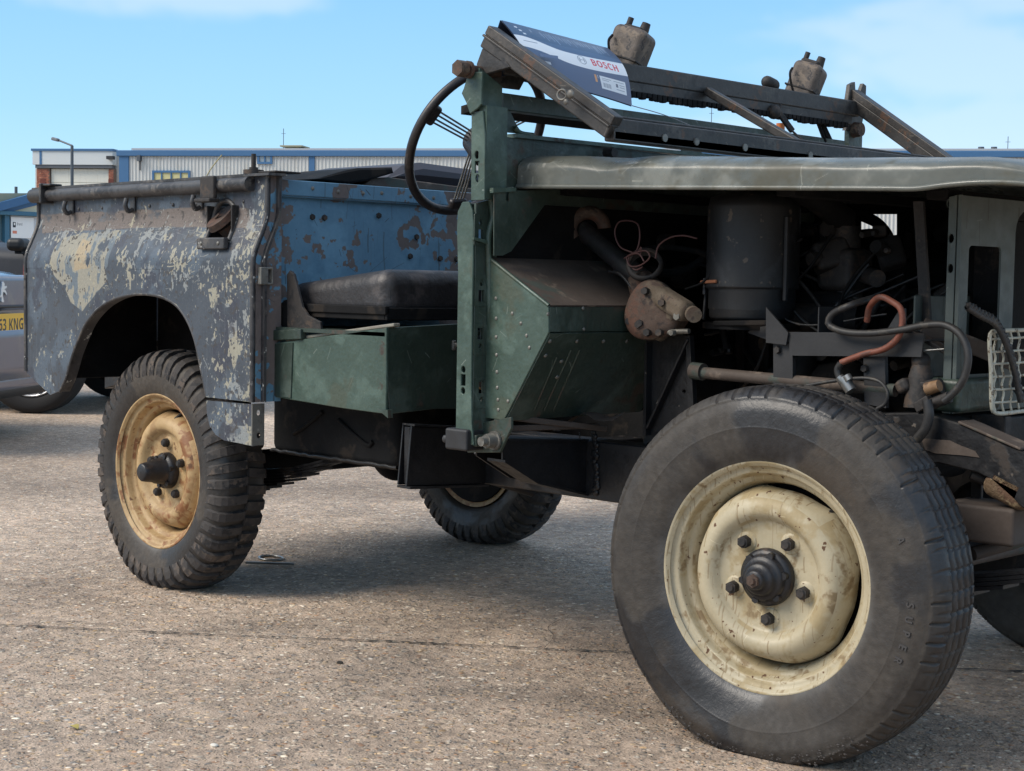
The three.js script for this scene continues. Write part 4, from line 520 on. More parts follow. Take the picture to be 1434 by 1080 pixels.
  { const rv = []; for (const [px, py] of [[694, 418], [694.5, 446], [694.5, 472], [695, 497], [695.5, 521], [696, 543], [697, 560], [697.5, 574], [717, 439], [729, 453], [737, 470], [741, 487], [711, 562]]) { const q = at(px, py, 'z', .737); rv.push(dome(V(q.x, q.y, .736), Z_, .0048)); } for (const [px, py] of [[817, 432], [818, 461], [768, 440]]) { const q = at(px, py, 'x', 1.639); rv.push(dome(V(1.638, q.y, q.z), X_, .0048)); } for (const [px, py] of [[770, 478], [808, 478], [845, 478], [878, 478], [786, 506], [764, 498], [780, 528]]) { let q = at(px, py, 'x', 1.6); for (let i = 0; i < 6; i++) q = at(px, py, 'x', 1.501 + (q.y - .611) * .668 + .003); rv.push(dome(q, V(.83, -.55, 0), .0055)); } each('rivet', rv, M.galv, fwp); }
  { const L = []; for (const [a, b] of [[[800, 490], [762, 575]], [[812, 490], [775, 575]], [[780, 500], [748, 575]]]) L.push(tube([a, b].map(([px, py]) => { let q = at(px, py, 'x', 1.6); for (let i = 0; i < 6; i++) q = at(px, py, 'x', 1.501 + (q.y - .611) * .668 + .003); return q; }), .0028, 5, 4)); each('pressed_rib', L, M.green, fwp); }
  // left footwell
  part('left_footwell', prismZ(fw, -.735, -.255), M.black, post);
  // lower foot of the post, bolted to the outrigger
  part('post_foot', [prismZ(xy(P([[652, 590], [676, 592], [716, 584], [716, 600], [700, 634], [655, 634], [653, 628]], 'z', .74)), .733, .741, [ovalH(at(678, 617, 'z', .74).x, at(678, 617, 'z', .74).y, .01, .014)], .001), box(1.42, 1.45, .548, .575, .742, .776)], M.green, post);
  { const q = at(693, 617, 'z', .742); part('foot_bolt', [cyl(q.clone().add(V(0, 0, 0)), q.clone().add(V(0, 0, .03)), .017, .017, 6), cyl(q.clone().add(V(0, 0, .02)), q.clone().add(V(0, 0, .045)), .011), cyl(q, q.clone().add(V(0, 0, .006)), .022)], M.galv, post); }
}

/* -- windscreen frame folded forward on to the bonnet -- */
{
  const A = 1.447, AY = 1.450, Bx = 1.775, BY = 1.262, z1 = .74, z2 = .70;
  const ch = (a, b, w, h) => { const g = beam(a, b, w, h, .004); return g; };
  const fr = part('windscreen_frame', [ch(V(A, AY + .004, -z1), V(A, AY + .004, z1), .034, .044), ch(V(A + .008, AY - .03, -z1 + .03), V(A + .008, AY - .03, z1 - .03), .012, .03)], M.frame, T);
  part('top_bar', [ch(V(Bx, BY, -z2), V(Bx, BY, z2), .03, .05), ch(V(Bx - .012, BY + .03, -z2), V(Bx - .012, BY + .03, z2), .02, .006), ch(V(Bx + .012, BY - .012, -z2), V(Bx + .012, BY - .012, z2), .006, .02)], M.frame, fr);
  const side = s => { const a = V(A - .02, AY + .032, s * z1), b = V(Bx + .01, BY - .006, s * z2), d = b.clone().sub(a).normalize(), n = V(-d.y, d.x, 0); return [ch(a, b, .03, .034), beam(a.clone().addScaledVector(n, .026), b.clone().addScaledVector(n, .026), .034, .022), beam(a.clone().addScaledVector(n, .012).add(V(0, 0, s * .017)), b.clone().addScaledVector(n, .012).add(V(0, 0, s * .017)), .008, .006)]; };
  for (const s of [1, -1]) part('side_bar', side(s), M.frame, fr);
  part('centre_bar', ch(V(A + .02, AY - .012, -.02), V(Bx - .01, BY + .02, -.02), .024, .022), M.frame, fr);
  // corner gusset plates and hinge arms
  const gp = zy(P([[676, 60], [700, 70], [712, 96], [680, 104], [672, 98], [671, 80]], 'x', 1.43)); part('hinge_arm', [prismZ(xy(P([[676, 68], [700, 70], [716, 94], [682, 104], [670, 99], [668, 90]], 'z', .745)), .738, .748, [], .002), prismX(zy(P([[679, 112], [742, 100], [728, 126], [680, 120]], 'x', 1.425)), 1.42, 1.424)], M.frame, fr);
  part('hinge_arm', [prismX([[-.70, 1.39], [-.72, 1.46], [-.765, 1.50], [-.785, 1.535], [-.80, 1.53], [-.80, 1.47], [-.78, 1.40]], 1.43, 1.445, [], .002), prismX([[-.70, 1.45], [-.715, 1.525], [-.74, 1.535], [-.75, 1.47]], 1.43, 1.445, [], .002)], M.frame, fr);
  const rv = []; for (const t of [.12, .2, .33, .52, .66, .8, .9]) rv.push(cyl(V(Bx + .012, BY - .006, mix(z2, -z2, t)), V(Bx + .018, BY - .006, mix(z2, -z2, t)), .009, .009, 10)); each('frame_screw', rv, M.galv, fr);
  { const rr = rng(31), g = []; for (let i = 0; i < 60; i++) { const z = mix(.5, -.7, i / 60); g.push(box(A + .004, A + .02, AY - .052 - rr() * .008, AY - .04, z, z + .017)); } part('perished_seal', g, M.black, fr); }
  { const d = V(Bx - A, BY - AY, 0).normalize(), q = V(A, AY, z1 + .018).addScaledVector(d, .27).add(V(.006, .022, 0)); part('catch', [new THREE.TorusGeometry(.011, .0028, 6, 14).rotateY(.3).translate(q.x, q.y, q.z), dome(q.clone().add(V(.024, .0, -.002)), Z_, .011), dome(q.clone().add(V(.012, -.016, 0)), Z_, .007)], M.galv, fr); }
  // wiper motors on the lower bar
  for (const [z, s] of [[.222, 1.16], [-.545, 1.08]]) {
    const g = new RoundedBoxGeometry(.080 * s, .104 * s, .078 * s, 4, .018); const pp = g.attributes.position; for (let i = 0; i < pp.count; i++) { const y = pp.getY(i); pp.setX(i, pp.getX(i) * (1 + y * .3)); } g.computeVertexNormals();
    const rot = new THREE.Matrix4().makeRotationAxis(V(.71, .05, .70).normalize(), -.34).multiply(new THREE.Matrix4().makeRotationY(.35)), pos = V(A - .035, AY + .062, z + .008); const put = q => q.applyMatrix4(rot).translate(pos.x, pos.y, pos.z);
    const mt = part('wiper_motor', put(g), surf({ rep: .12, base: [84, 74, 66], tone: 9, rough: .6, bump: .0006, layers: [[[112, 98, 84], fEC, .54, .7], [[48, 44, 44], fBC, .64, .74], [[140, 130, 118], fS, .5, 1]] }), fr);
    part('motor_lid', [put(new RoundedBoxGeometry(.055, .018, .05, 3, .008).translate(-.004, .058, 0)), put(new THREE.CylinderGeometry(.011, .014, .03, 10).translate(.020, .068, .005)), put(new THREE.CylinderGeometry(.008, .008, .03, 8).translate(-.022, .07, .012))], M.iron, mt);
    part('motor_band', [put(new RoundedBoxGeometry(.083 * s, .005, .083 * s, 2, .002).translate(0, -.022, 0))], M.iron, mt);
    part('motor_lead', [tube([V(pos.x - .01, pos.y + .04, z + .06), V(pos.x, pos.y + .02, z + .085), V(pos.x + .01, pos.y - .03, z + .08), V(pos.x + .02, pos.y - .07, z + .05)], .0035)], M.black, mt);
  }
  { const q = at(1079, 117, 'x', A); part('toggle_switch', [new THREE.CapsuleGeometry(.017, .03, 6, 12).rotateX(Math.PI / 2 - .2).translate(A, q.y, q.z), box(A - .01, A + .01, q.y - .03, q.y, q.z - .012, q.z + .005)], M.iron, fr); }
  { const q = V(A + .01, AY - .07, -.47); part('wiper_arm', [beam(at(1085, 150, 'x', A + .02), at(1110, 184, 'x', A + .04), .012, .016), tube([at(1108, 182, 'x', A + .04), at(1130, 202, 'x', A + .1)], .003), new THREE.SphereGeometry(.02, 10, 8).translate(...at(1084, 157, 'x', A + .02).toArray()), tube([at(1073, 152, 'x', A + .01), at(1080, 146, 'x', A + .01), at(1092, 150, 'x', A + .01), at(1105, 152, 'x', A + .01)], .0045), tube([at(1088, 160, 'x', A + .01), at(1092, 145, 'x', A + .01)], .008)], M.iron, fr); }
  { part('broken_blade', [beam(at(1144, 168, 'x', 1.44), at(1156, 200, 'x', 1.44), .01, .008), beam(at(1148, 170, 'x', 1.43), at(1163, 202, 'x', 1.43), .016, .02)], M.black, fr); }
}

/* -- bonnet: a dented skin with rolled edges -- */
{
  const x0 = 1.446, x1 = 2.90, edge = .652;
  const lowAt = x => mix(1.153, 1.110, (x - 1.44) / 1.2), topAt = x => mix(1.240, 1.166, (x - x0) / (x1 - x0)) - .06 * sm(2.62, 2.92, x);
  const prof = t => { // t 0 at right lower edge .. 1 at left lower edge
    const s = t < .5 ? 1 : -1, k = t < .5 ? t * 2 : (1 - t) * 2; let z, h; if (k < .12) { z = edge; h = k / .12 * .45; } else if (k < .4) { const a = (k - .12) / .28 * Math.PI / 2; z = edge - .07 * (1 - Math.cos(a)); h = .45 + .42 * Math.sin(a); } else { const q = (k - .4) / .6; z = mix(edge - .07, 0, q); h = .87 + .13 * (1 - (1 - q) * (1 - q)); } return [z * s, h]; };
  const g = gridGeo(150, 90, (u, v) => { const x = mix(x0, x1, u), [z, h] = prof(v); const lo = lowAt(x) + .012 * sm(2.5, 2.62, x) - .05 * sm(2.7, 2.95, x), y = mix(lo, topAt(x), h), d = (gs(NE, u * 320 + 30, v * 500) - .5) * .005 * sm(.1, .3, h) + (gs(NB, u * 300, v * 500) - .5) * .0022, dent = -.009 * Math.exp(-(((x - 1.72) / .07) ** 2)) * sm(.3, .6, h) * sm(1.05, .8, h) * (z > 0 ? 1 : 0); const taper = 1 - .10 * sm(2.55, 2.95, x); return V(x + .012 * (h < .2 ? 0 : 0), y + d + dent, z * taper + d * .5); });
  const b = part('bonnet', g, M.bonnet, T);
  each('bonnet_lip', [1, -1].map(s => tube(Array.from({ length: 24 }, (_, i) => { const x = mix(x0, x1 - .02, i / 23), taper = 1 - .10 * sm(2.55, 2.95, x); return V(x, lowAt(x) + .012 * sm(2.5, 2.62, x) - .05 * sm(2.7, 2.95, x), s * edge * taper); }), .006, 6, 100)), M.bonnet, b);
  each('bonnet_underframe', [beam(V(1.44, 1.15, -.5), V(1.44, 1.15, .5), .05, .02), beam(V(2.1, 1.13, -.5), V(2.1, 1.13, .5), .05, .02), beam(V(2.4, 1.12, -.4), V(2.4, 1.12, .4), .05, .02)], M.black, b);
  const q = at(1372, 225, 'y', 1.2); part('rubber_buffer', cyl(V(2.2, 1.205, -.3), V(2.2, 1.23, -.3), .014), M.black, b);
}

/* -- radiator panel -- */
{
  const RX = 2.45, z0 = at(1345, 270, 'x', RX).z, yT = 1.118, yB = .677;
  const hole = P([[1357, 343], [1403, 343], [1403, 522], [1357, 522]], 'x', RX), c2 = at(1423, 300, 'x', RX); const zl = hole[0].z, zr = hole[1].z;
  const rp = part('radiator_panel', [prismX([[z0, yB], [z0, yT], [-z0, yT], [-z0, yB]], RX - .004, RX, [roundH(zr, zl, at(1380, 524, 'x', RX).y, hole[0].y, .012), roundH(-zl, -zr, at(1380, 524, 'x', RX).y, hole[0].y, .012), roundH(-c2.z, c2.z, .70, at(1423, 293, 'x', RX).y, .05)], .001), prismX([[z0, yB + .02], [z0, yT], [z0 + .003, yT], [z0 + .003, yB + .02]], RX - .002, RX + .006)], M.greenDull, T);
  const fx0 = at(1326, 400, 'z', z0).x; const sh = [[1331, 285], [1333, 334], [1332, 376]].map(([px, py]) => { const q = at(px, py, 'z', z0); return ovalH(q.x, q.y, .012, .018); });
  part('side_flange', prismZ([[fx0, yB], [RX - .005, yB], [RX - .005, yT], [fx0, yT - .004]], z0 - .002, z0 + .003, sh, .0008), M.greenDull, rp); part('side_flange', prismZ([[fx0, yB], [RX - .005, yB], [RX - .005, yT], [fx0, yT]], -z0 - .003, -z0 + .001), M.green, rp);
  part('panel_foot', new RoundedBoxGeometry(.10, at(1345, 532, 'x', RX + .03).y - at(1345, 580, 'x', RX + .03).y, .17, 3, .012).translate(RX - .03, (at(1345, 532, 'x', RX + .03).y + at(1345, 580, 'x', RX + .03).y) / 2, z0 - .075), M.green, rp);
  part('backing_plate', box(RX - .13, RX - .124, .72, .915, zr - .1, zl - .01), M.greenDull, rp); { const s = [[1369, 452], [1378, 447], [1384, 453], [1378, 461], [1384, 467], [1378, 474], [1364, 478]].map(([a, b]) => at(a, b, 'x', RX - .122)); part('chalk_mark', tube(s, .0016, 5, 40), plain([190, 194, 196], .9), rp); }
  part('radiator_core', [box(RX - .12, RX - .05, .7, 1.08, -.26, .12), box(RX - .13, RX - .04, 1.08, 1.11, -.27, .13)], M.black, rp);
  // diagonal strap and the loose wire-mesh guard
  part('steel_strap', beam(at(1292, 456, 'z', .34), at(1445, 518, 'x', RX + .045), .006, .036), M.rustTop, rp);
  const MX = RX + .055, wires = [], cols = [1393, 1404.5, 1416, 1427, 1438, 1449, 1460], rows = [474, 492, 509, 527, 545, 563]; const mp = (a, b) => at(a, b, 'x', MX);
  const gd = part('mesh_guard', [tube([mp(1500, 574), mp(1440, 575), mp(1398, 579), mp(1391, 576), mp(1389, 568), mp(1388, 520), mp(1386, 474), mp(1388, 466), mp(1394, 464), mp(1440, 462), mp(1500, 460)], .0048, 6, 90)], M.whiteWire, rp);
  const rr = rng(12); for (const c of cols) wires.push(tube(Array.from({ length: 10 }, (_, i) => mp(c + (i % 2 ? 1.3 : -1.3), mix(464, 577, i / 9))), .0027, 5, 40)); for (const r of rows) wires.push(tube([mp(1388, r + 1), mp(1410, r), mp(1440, r - 2), mp(1500, r - 5)], .0027, 5, 24)); each('mesh_wire', wires, M.whiteWire, gd);
  { const l = [[1356, 428], [1375, 440], [1395, 452], [1410, 480], [1422, 520], [1430, 560]].map(([a, b]) => at(a, b, 'x', RX + .075)), c = new THREE.CatmullRomCurve3(l), st = [0, 2.1, 4.2].map(o => tube(Array.from({ length: 60 }, (_, i) => { const p = c.getPoint(i / 59), a = i * .75 + o; return p.add(V(0, Math.cos(a) * .0055, Math.sin(a) * .0055)); }), .0058, 6, 160)); part('twisted_cable', st, M.hose, rp); }
  part('foot_tab', [box(RX - .02, RX + .06, yB - .045, yB - .006, at(1375, 590, 'x', RX).z - .012, at(1375, 590, 'x', RX).z + .012)], M.iron, rp);
}

/* -- chassis, springs, axles -- */
{
  const fz = (l, z = .44) => xy(P(l, 'z', z));
  const railTop = [[-.78, .64], [-.6, .70], [-.25, .735], [.2, .72], [.42, .64], [.6, .56], [1.0, .545], [1.7, .548], [1.88, .585], [2.05, .635], [2.2, .662]], front = fz([[1290, 578], [1308, 582], [1351, 595], [1397, 617], [1434, 632], [1475, 652], [1500, 690], [1488, 722], [1434, 712], [1410, 690], [1388, 671], [1370, 662], [1318, 649]]), railBot = [[2.2, .555], [2.05, .53], [1.88, .47], [1.72, .405], [1.0, .404], [.6, .41], [.42, .50], [.2, .60], [-.25, .62], [-.6, .58], [-.78, .54]];
  const rail = [...railTop, ...front, ...railBot];
  const ch = part('chassis', prismZ(rail, .365, .445, [], .003), M.chassis, T); part('left_rail', prismZ(rail, -.445, -.365, [], .003), M.chassis, ch);
  { const rr = rng(3), g = []; for (const [px, w] of [[833, .010], [812, .003]]) { const a = at(px, 606, 'z', .446), b = at(px + 2, 690, 'z', .446); for (let i = 0; i < 34; i++) { const t = i / 33, p = a.clone().lerp(b, t); g.push(new THREE.SphereGeometry(w * (.55 + .6 * rr()), 6, 5).scale(1, .8, .45).translate(p.x + (rr() - .5) * w, p.y, .4465)); } } part('weld_bead', g, M.chassis, ch); }
  part('flaking_patch', prismZ(fz([[1290, 614], [1330, 617], [1345, 624], [1366, 632], [1372, 641], [1350, 638], [1310, 635], [1296, 630]], .447), .4455, .4475), M.rustTop, ch);
  part('dumb_iron_end', [new RoundedBoxGeometry(.10, .07, .09, 3, .022).rotateZ(-.35).translate(...at(1422, 680, 'z', .40).toArray())], surf({ rep: .2, base: [92, 74, 54], tone: 16, rough: .9, bump: .004, layers: [[[84, 62, 46], fEC, .52, .64, 0, -.3], [[126, 108, 82], fBC, .66, .78]] }), ch);
  part('rail_flange', beam(at(1352, 590, 'z', .42), at(1440, 628, 'z', .42), .06, .006), M.rustTop, ch);
  // outriggers: tank outrigger (plate + flanges) and bulkhead outrigger
  const og = zy(P([[574, 600], [640, 594], [640, 668], [566, 679]], 'x', 1.14)); part('outrigger', [prismX([[.70, .568], [.445, .545], [.445, .405], [.715, .42]], 1.13, 1.136, [], .001), prismX([[.715, .413], [.445, .399], [.445, .4035], [.715, .419]], 1.10, 1.15), prismX([[.70, .569], [.445, .546], [.445, .551], [.70, .574]], 1.10, 1.146), prismX([[.70, .568], [.445, .545], [.445, .405], [.715, .42]], 1.10, 1.104), box(1.108, 1.129, .422, .566, .696, .701)], M.chassis, ch);
  part('outrigger', [prismX([[.73, .52], [.73, .562], [.446, .545], [.446, .42], [.62, .46]], 1.40, 1.405), prismX([[.73, .562], [.446, .546], [.446, .551], [.73, .567]], 1.38, 1.50), prismX([[.73, .52], [.73, .562], [.446, .545], [.446, .42], [.62, .46]], 1.487, 1.492), prismX([[.73, .513], [.62, .455], [.446, .412], [.446, .418], [.62, .461], [.73, .519]], 1.44, 1.50)], M.chassis, ch);
  part('outrigger_end', [new RoundedBoxGeometry(.075, .05, .06, 2, .006).translate(1.40, .562, .765), dome(V(1.36, .56, .79), Z_, .01)], M.bracket, ch);
  each('brace_strap', [beam(at(716, 585, 'z', .70), at(850, 601, 'z', .45), .006, .014), beam(at(715, 600, 'z', .70), at(840, 596, 'z', .46), .006, .014)], M.rustTop, ch);
  { const l = [[785, 590], [805, 588], [815, 579], [838, 578], [852, 584], [878, 576]]; part('torn_panel', [gridGeo(20, 3, (u, v) => { const c = new THREE.CatmullRomCurve3(l.map(([a, b]) => at(a, b, 'z', .48))).getPoint(u); c.y -= v * .012 * (1 + Math.sin(u * 7)); c.z += v * .05; return c; })], M.rustTop, ch); }
  for (const x of [-.7, .62, 1.33, 2.3]) part('cross_member', box(x, x + .08, x < 0 ? .56 : x > 2 ? .58 : .42, x < 0 ? .64 : x > 2 ? .65 : .53, -.364, .364, .006), M.chassis, ch);
  // leaf springs with clips
  const leaf = (cx, cz, name) => { const g = []; for (let k = 0; k < 8; k++) { const L = .56 - k * .062, th = .0075; g.push(gridGeoStrip(cx, cz, L, .335 - k * .0088, th)); } const s = part('leaf_spring', g, M.chassis, ch); each('spring_clip', [box(cx - .07, cx + .07, .25, .268, cz - .05, cz + .05), box(cx - .06, cx - .045, .26, .41, cz - .042, cz + .042), box(cx + .045, cx + .06, .26, .41, cz - .042, cz + .042)], M.iron, s); };
  function gridGeoStrip(cx, cz, L, y0, th) { const f = x => y0 + .30 * x * x, a = [], b = []; for (let i = 0; i <= 14; i++) { const x = mix(-L, L, i / 14); a.push([cx + x, f(x)]); b.unshift([cx + x, f(x) + th]); } return prismZ([...a, ...b], cz - .032, cz + .032); }
  for (const cz of [.43, -.43]) { leaf(0, cz); leaf(2.235, cz); }
  const ax = (cx, h, dz) => part('axle', [cyl(V(cx, h, -.56), V(cx, h, .56), .042), new THREE.SphereGeometry(cx ? .13 : .1, 20, 14).scale(1, 1, .85).translate(cx, h, dz), cyl(V(cx, h, .48), V(cx, h, .60), .075), cyl(V(cx, h, -.48), V(cx, h, -.60), .075), cyl(V(cx, h, .55), V(cx, h, .635), .13, .13, 24), cyl(V(cx, h, -.55), V(cx, h, -.635), .13, .13, 24)], M.black, ch);
  ax(0, .348, -.22); ax(2.235, .353, -.18);
  each('track_rod', [cyl(at(1362, 776, 'z', .40), at(1460, 748, 'z', .25), .014), cyl(V(2.36, .34, .52), V(2.36, .34, -.52), .014)], M.rustTop, ch);
  part('bump_stop_box', [new RoundedBoxGeometry(.16, .075, .12, 2, .008).translate(...at(1388, 730, 'z', .38).toArray())], M.rustTop, ch);
  each('curved_stay', [tube([at(1360, 664, 'z', .42), at(1385, 675, 'z', .40), at(1404, 694, 'z', .36)], .012), box(...(() => { const p = at(1368, 700, 'z', .34); return [p.x - .012, p.x + .012, p.y - .06, p.y + .06, .335, .345]; })())], M.iron, ch);
  part('propeller_shaft', [cyl(V(.15, .4, -.12), V(1.15, .52, 0), .03)], M.black, ch);
  each('skid_tube', [cyl(at(660, 664, 'z', .40), at(745, 690, 'z', .2), .012), beam(at(670, 634, 'z', .66), at(745, 676, 'z', .445), .03, .01)], M.chassis, ch);
}

/* -- engine and gearbox -- */
{
  const e = part('engine', [box(1.66, 2.22, .60, .93, -.24, .10, .02), box(1.70, 2.18, .48, .6, -.18, .06, .03), box(1.68, 2.12, .93, 1.0, -.22, .06, .02), box(1.05, 1.68, .46, .78, -.2, .14, .05)], M.black, T);
  part('rocker_cover', new RoundedBoxGeometry(.26, .08, .2, 3, .03).translate(1.72, 1.03, -.08), M.black, e);
  part('manifold', [tube([V(1.75, .92, .1), V(1.75, .9, .2), V(1.9, .86, .24), V(2.1, .86, .2)], .035, 10), box(1.85, 2.05, .86, .92, .1, .2, .02), tube([V(1.95, .88, .18), V(1.98, .75, .24), V(1.95, .6, .22)], .03, 10)], M.black, e);
  part('carburettor', [box(1.97, 2.07, .92, 1.02, .1, .2, .02), cyl(V(2.02, 1.02, .15), V(2.02, 1.07, .15), .035), cyl(V(2.08, .96, .16), V(2.14, .95, .2), .02)], M.iron, e);
  part('water_hose', [tube([V(2.12, 1.06, -.1), V(2.2, 1.08, -.06), V(2.27, 1.04, .0), V(2.3, .94, .06), V(2.31, .82, .06)], .023, 10, 40)], M.black, e);
  part('fan', [cyl(V(2.26, .86, -.06), V(2.29, .86, -.06), .035), ...[0, 1, 2, 3].map(i => box(-.008, .004, .03, .2, -.035, .035).rotateY(.5).rotateX(i * Math.PI / 2 + .3).translate(2.275, .86, -.06))], M.black, e);
  part('dynamo', [cyl(V(1.98, .70, .2), V(2.2, .70, .2), .06, .06, 20), cyl(V(2.2, .70, .2), V(2.24, .70, .2), .045, .045, 20)], M.black, e);
  part('distributor', [cyl(V(2.03, .9, .15), V(2.03, .99, .15), .035, .028), cyl(V(2.03, .99, .15), V(2.03, 1.02, .15), .02)], M.iron, e);
  part('bulkhead_box', [box(1.445, 1.64, .74, 1.10, -.42, -.05, .02), box(2.2, 2.38, .70, .99, -.5, -.30, .02), box(1.66, 2.1, .66, .94, -.5, -.38, .02)], M.black, e);
  { const hl = P([[1205, 300], [1256, 300], [1256, 352], [1205, 352]], 'z', -.56), hole = [[hl[0].x, hl[0].y], [hl[1].x, hl[1].y], [hl[2].x, hl[2].y], [hl[3].x, hl[3].y]]; part('left_inner_wing', prismZ([[1.0, .55], [2.4, .62], [2.4, 1.14], [1.45, 1.17], [1.0, 1.12]], -.565, -.56, [hole]), M.black, e); }
  part('heater_hose', tube(P([[1196, 298], [1212, 304], [1228, 312], [1241, 326], [1248, 345], [1250, 368]], 'z', -.2), .0145, 8, 40), M.black, e);
  part('starter_solenoid', prismZ(xy(P([[1196, 322], [1216, 320], [1228, 324], [1238, 336], [1240, 366], [1196, 366]], 'z', -.3)), -.34, -.3, [], .006), M.black, e); part('ignition_coil', prismZ(xy(P([[1254, 336], [1268, 326], [1268, 366], [1250, 366]], 'z', -.3)), -.34, -.3, [], .006), M.black, e);
  // greasy clutter: leads, pipes, unions, castings and studs hung about the block
  const rr = rng(88), blk = [M.black, M.iron, M.chassis, M.hose], cl = [[], [], [], []]; const pick = () => V(mix(1.68, 2.3, rr()), mix(.66, 1.06, rr()), mix(.10, .30, rr()));
  for (let i = 0; i < 26; i++) { const a = pick(), b = V(mix(1.68, 2.34, rr()), mix(.62, 1.06, rr()), mix(.08, .30, rr())), m1 = a.clone().lerp(b, .33).add(V((rr() - .5) * .12, -.06 * rr(), .05 * rr())), m2 = a.clone().lerp(b, .66).add(V((rr() - .5) * .12, -.08 * rr(), .05 * rr())); part('engine_lead', tube([a, m1, m2, b], .003 + .006 * rr() * rr(), 6, 30), blk[i % 4], e); }
  for (let i = 0; i < 22; i++) { const p = pick(), s = .018 + .035 * rr(); part('casting', [new RoundedBoxGeometry(s * (1 + rr()), s * (1 + rr()), s * 1.5, 2, s * .3).rotateY(rr()).rotateZ(rr()).translate(p.x, p.y, p.z - .08), cyl(p.clone().add(V(0, 0, -.08)), p.clone().add(V((rr() - .5) * .03, (rr() - .5) * .05, -.02)), s * .45, s * .38, 12)], blk[i % 3], e); part('casting_bolt', bolt(p.clone().add(V((rr() - .5) * s, (rr() - .5) * s, -.055 + s * .3)), Z_, .007, .012), M.iron, e); }
  for (let i = 0; i < 7; i++) part('block_rib', box(1.70 + i * .075, 1.712 + i * .075, .62, .92, .10, .118), M.black, e);
  part('pipe_run', tube([V(1.45, .98, .28), V(1.6, .96, .24), V(1.7, 1.02, .2), V(1.95, 1.06, .17)], .011, 8), M.black, e); each('bulkhead_union', [cyl(V(1.44, 1.04, .12), V(1.47, 1.04, .12), .02), cyl(V(1.44, .95, .05), V(1.48, .95, .05), .03)], M.iron, e);
  part('filler_neck', [cyl(V(2.22, 1.0, -.16), V(2.22, 1.075, -.16), .03), cyl(V(2.16, .99, -.3), V(2.16, 1.03, -.3), .04)], M.iron, e);
  // oil-bath air cleaner in its strap
  const c0 = at(1052, 451, 'z', .31), r = .106, a = V(c0.x, c0.y, .31);
  const prof = [[.001, 0], [.06, 0], [.092, .004], [.097, .012], [.097, .028], [.1, .03], [.1, .075], [.106, .077], [.108, .082], [.106, .087], [.106, .26], [.1, .285], [.05, .3], [.001, .3]];
  const ac = part('air_cleaner', revolve(prof.map(([q, y]) => [q, y]), 48).rotateX(-Math.PI / 2).translate(a.x, a.y, a.z), surf({ rep: .3, base: [28, 29, 31], tone: 5, rough: .5, bump: .0006, layers: [[[42, 43, 46], fEC, .55, .8], [[84, 74, 64], fBC, .8, .86, .2], [[24, 24, 28], fD, .3, 1]] }), T);
  part('cleaner_clip', [beam(V(a.x - .085, a.y + .06, a.z + .065), V(a.x - .085, a.y + .1, a.z + .065), .014, .008), beam(a.clone().add(V(-.1, .002, .05)), a.clone().add(V(-.108, .20, .02)), .008, .006), beam(a.clone().add(V(.108, .05, .02)), a.clone().add(V(.108, .24, .02)), .012, .01)], M.bracket, ac);
  part('rusty_clip', beam(V(a.x - .09, a.y + .09, a.z + .075), V(a.x - .02, a.y + .092, a.z + .108), .008, .008), plain([140, 90, 62], .8), ac);
  part('cleaner_tray', [cyl(a.clone().add(V(0, -.016, 0)), a.clone().add(V(0, -.002, 0)), .112, .112, 32), beam(at(1000, 453, 'z', .42), at(1080, 452, 'z', .42), .01, .012)], M.black, ac);
  part('cleaner_hose', tube([a.clone().add(V(0, .28, 0)), a.clone().add(V(.1, .3, -.04)), V(2.02, 1.08, .15)], .032, 10), M.black, ac);
}

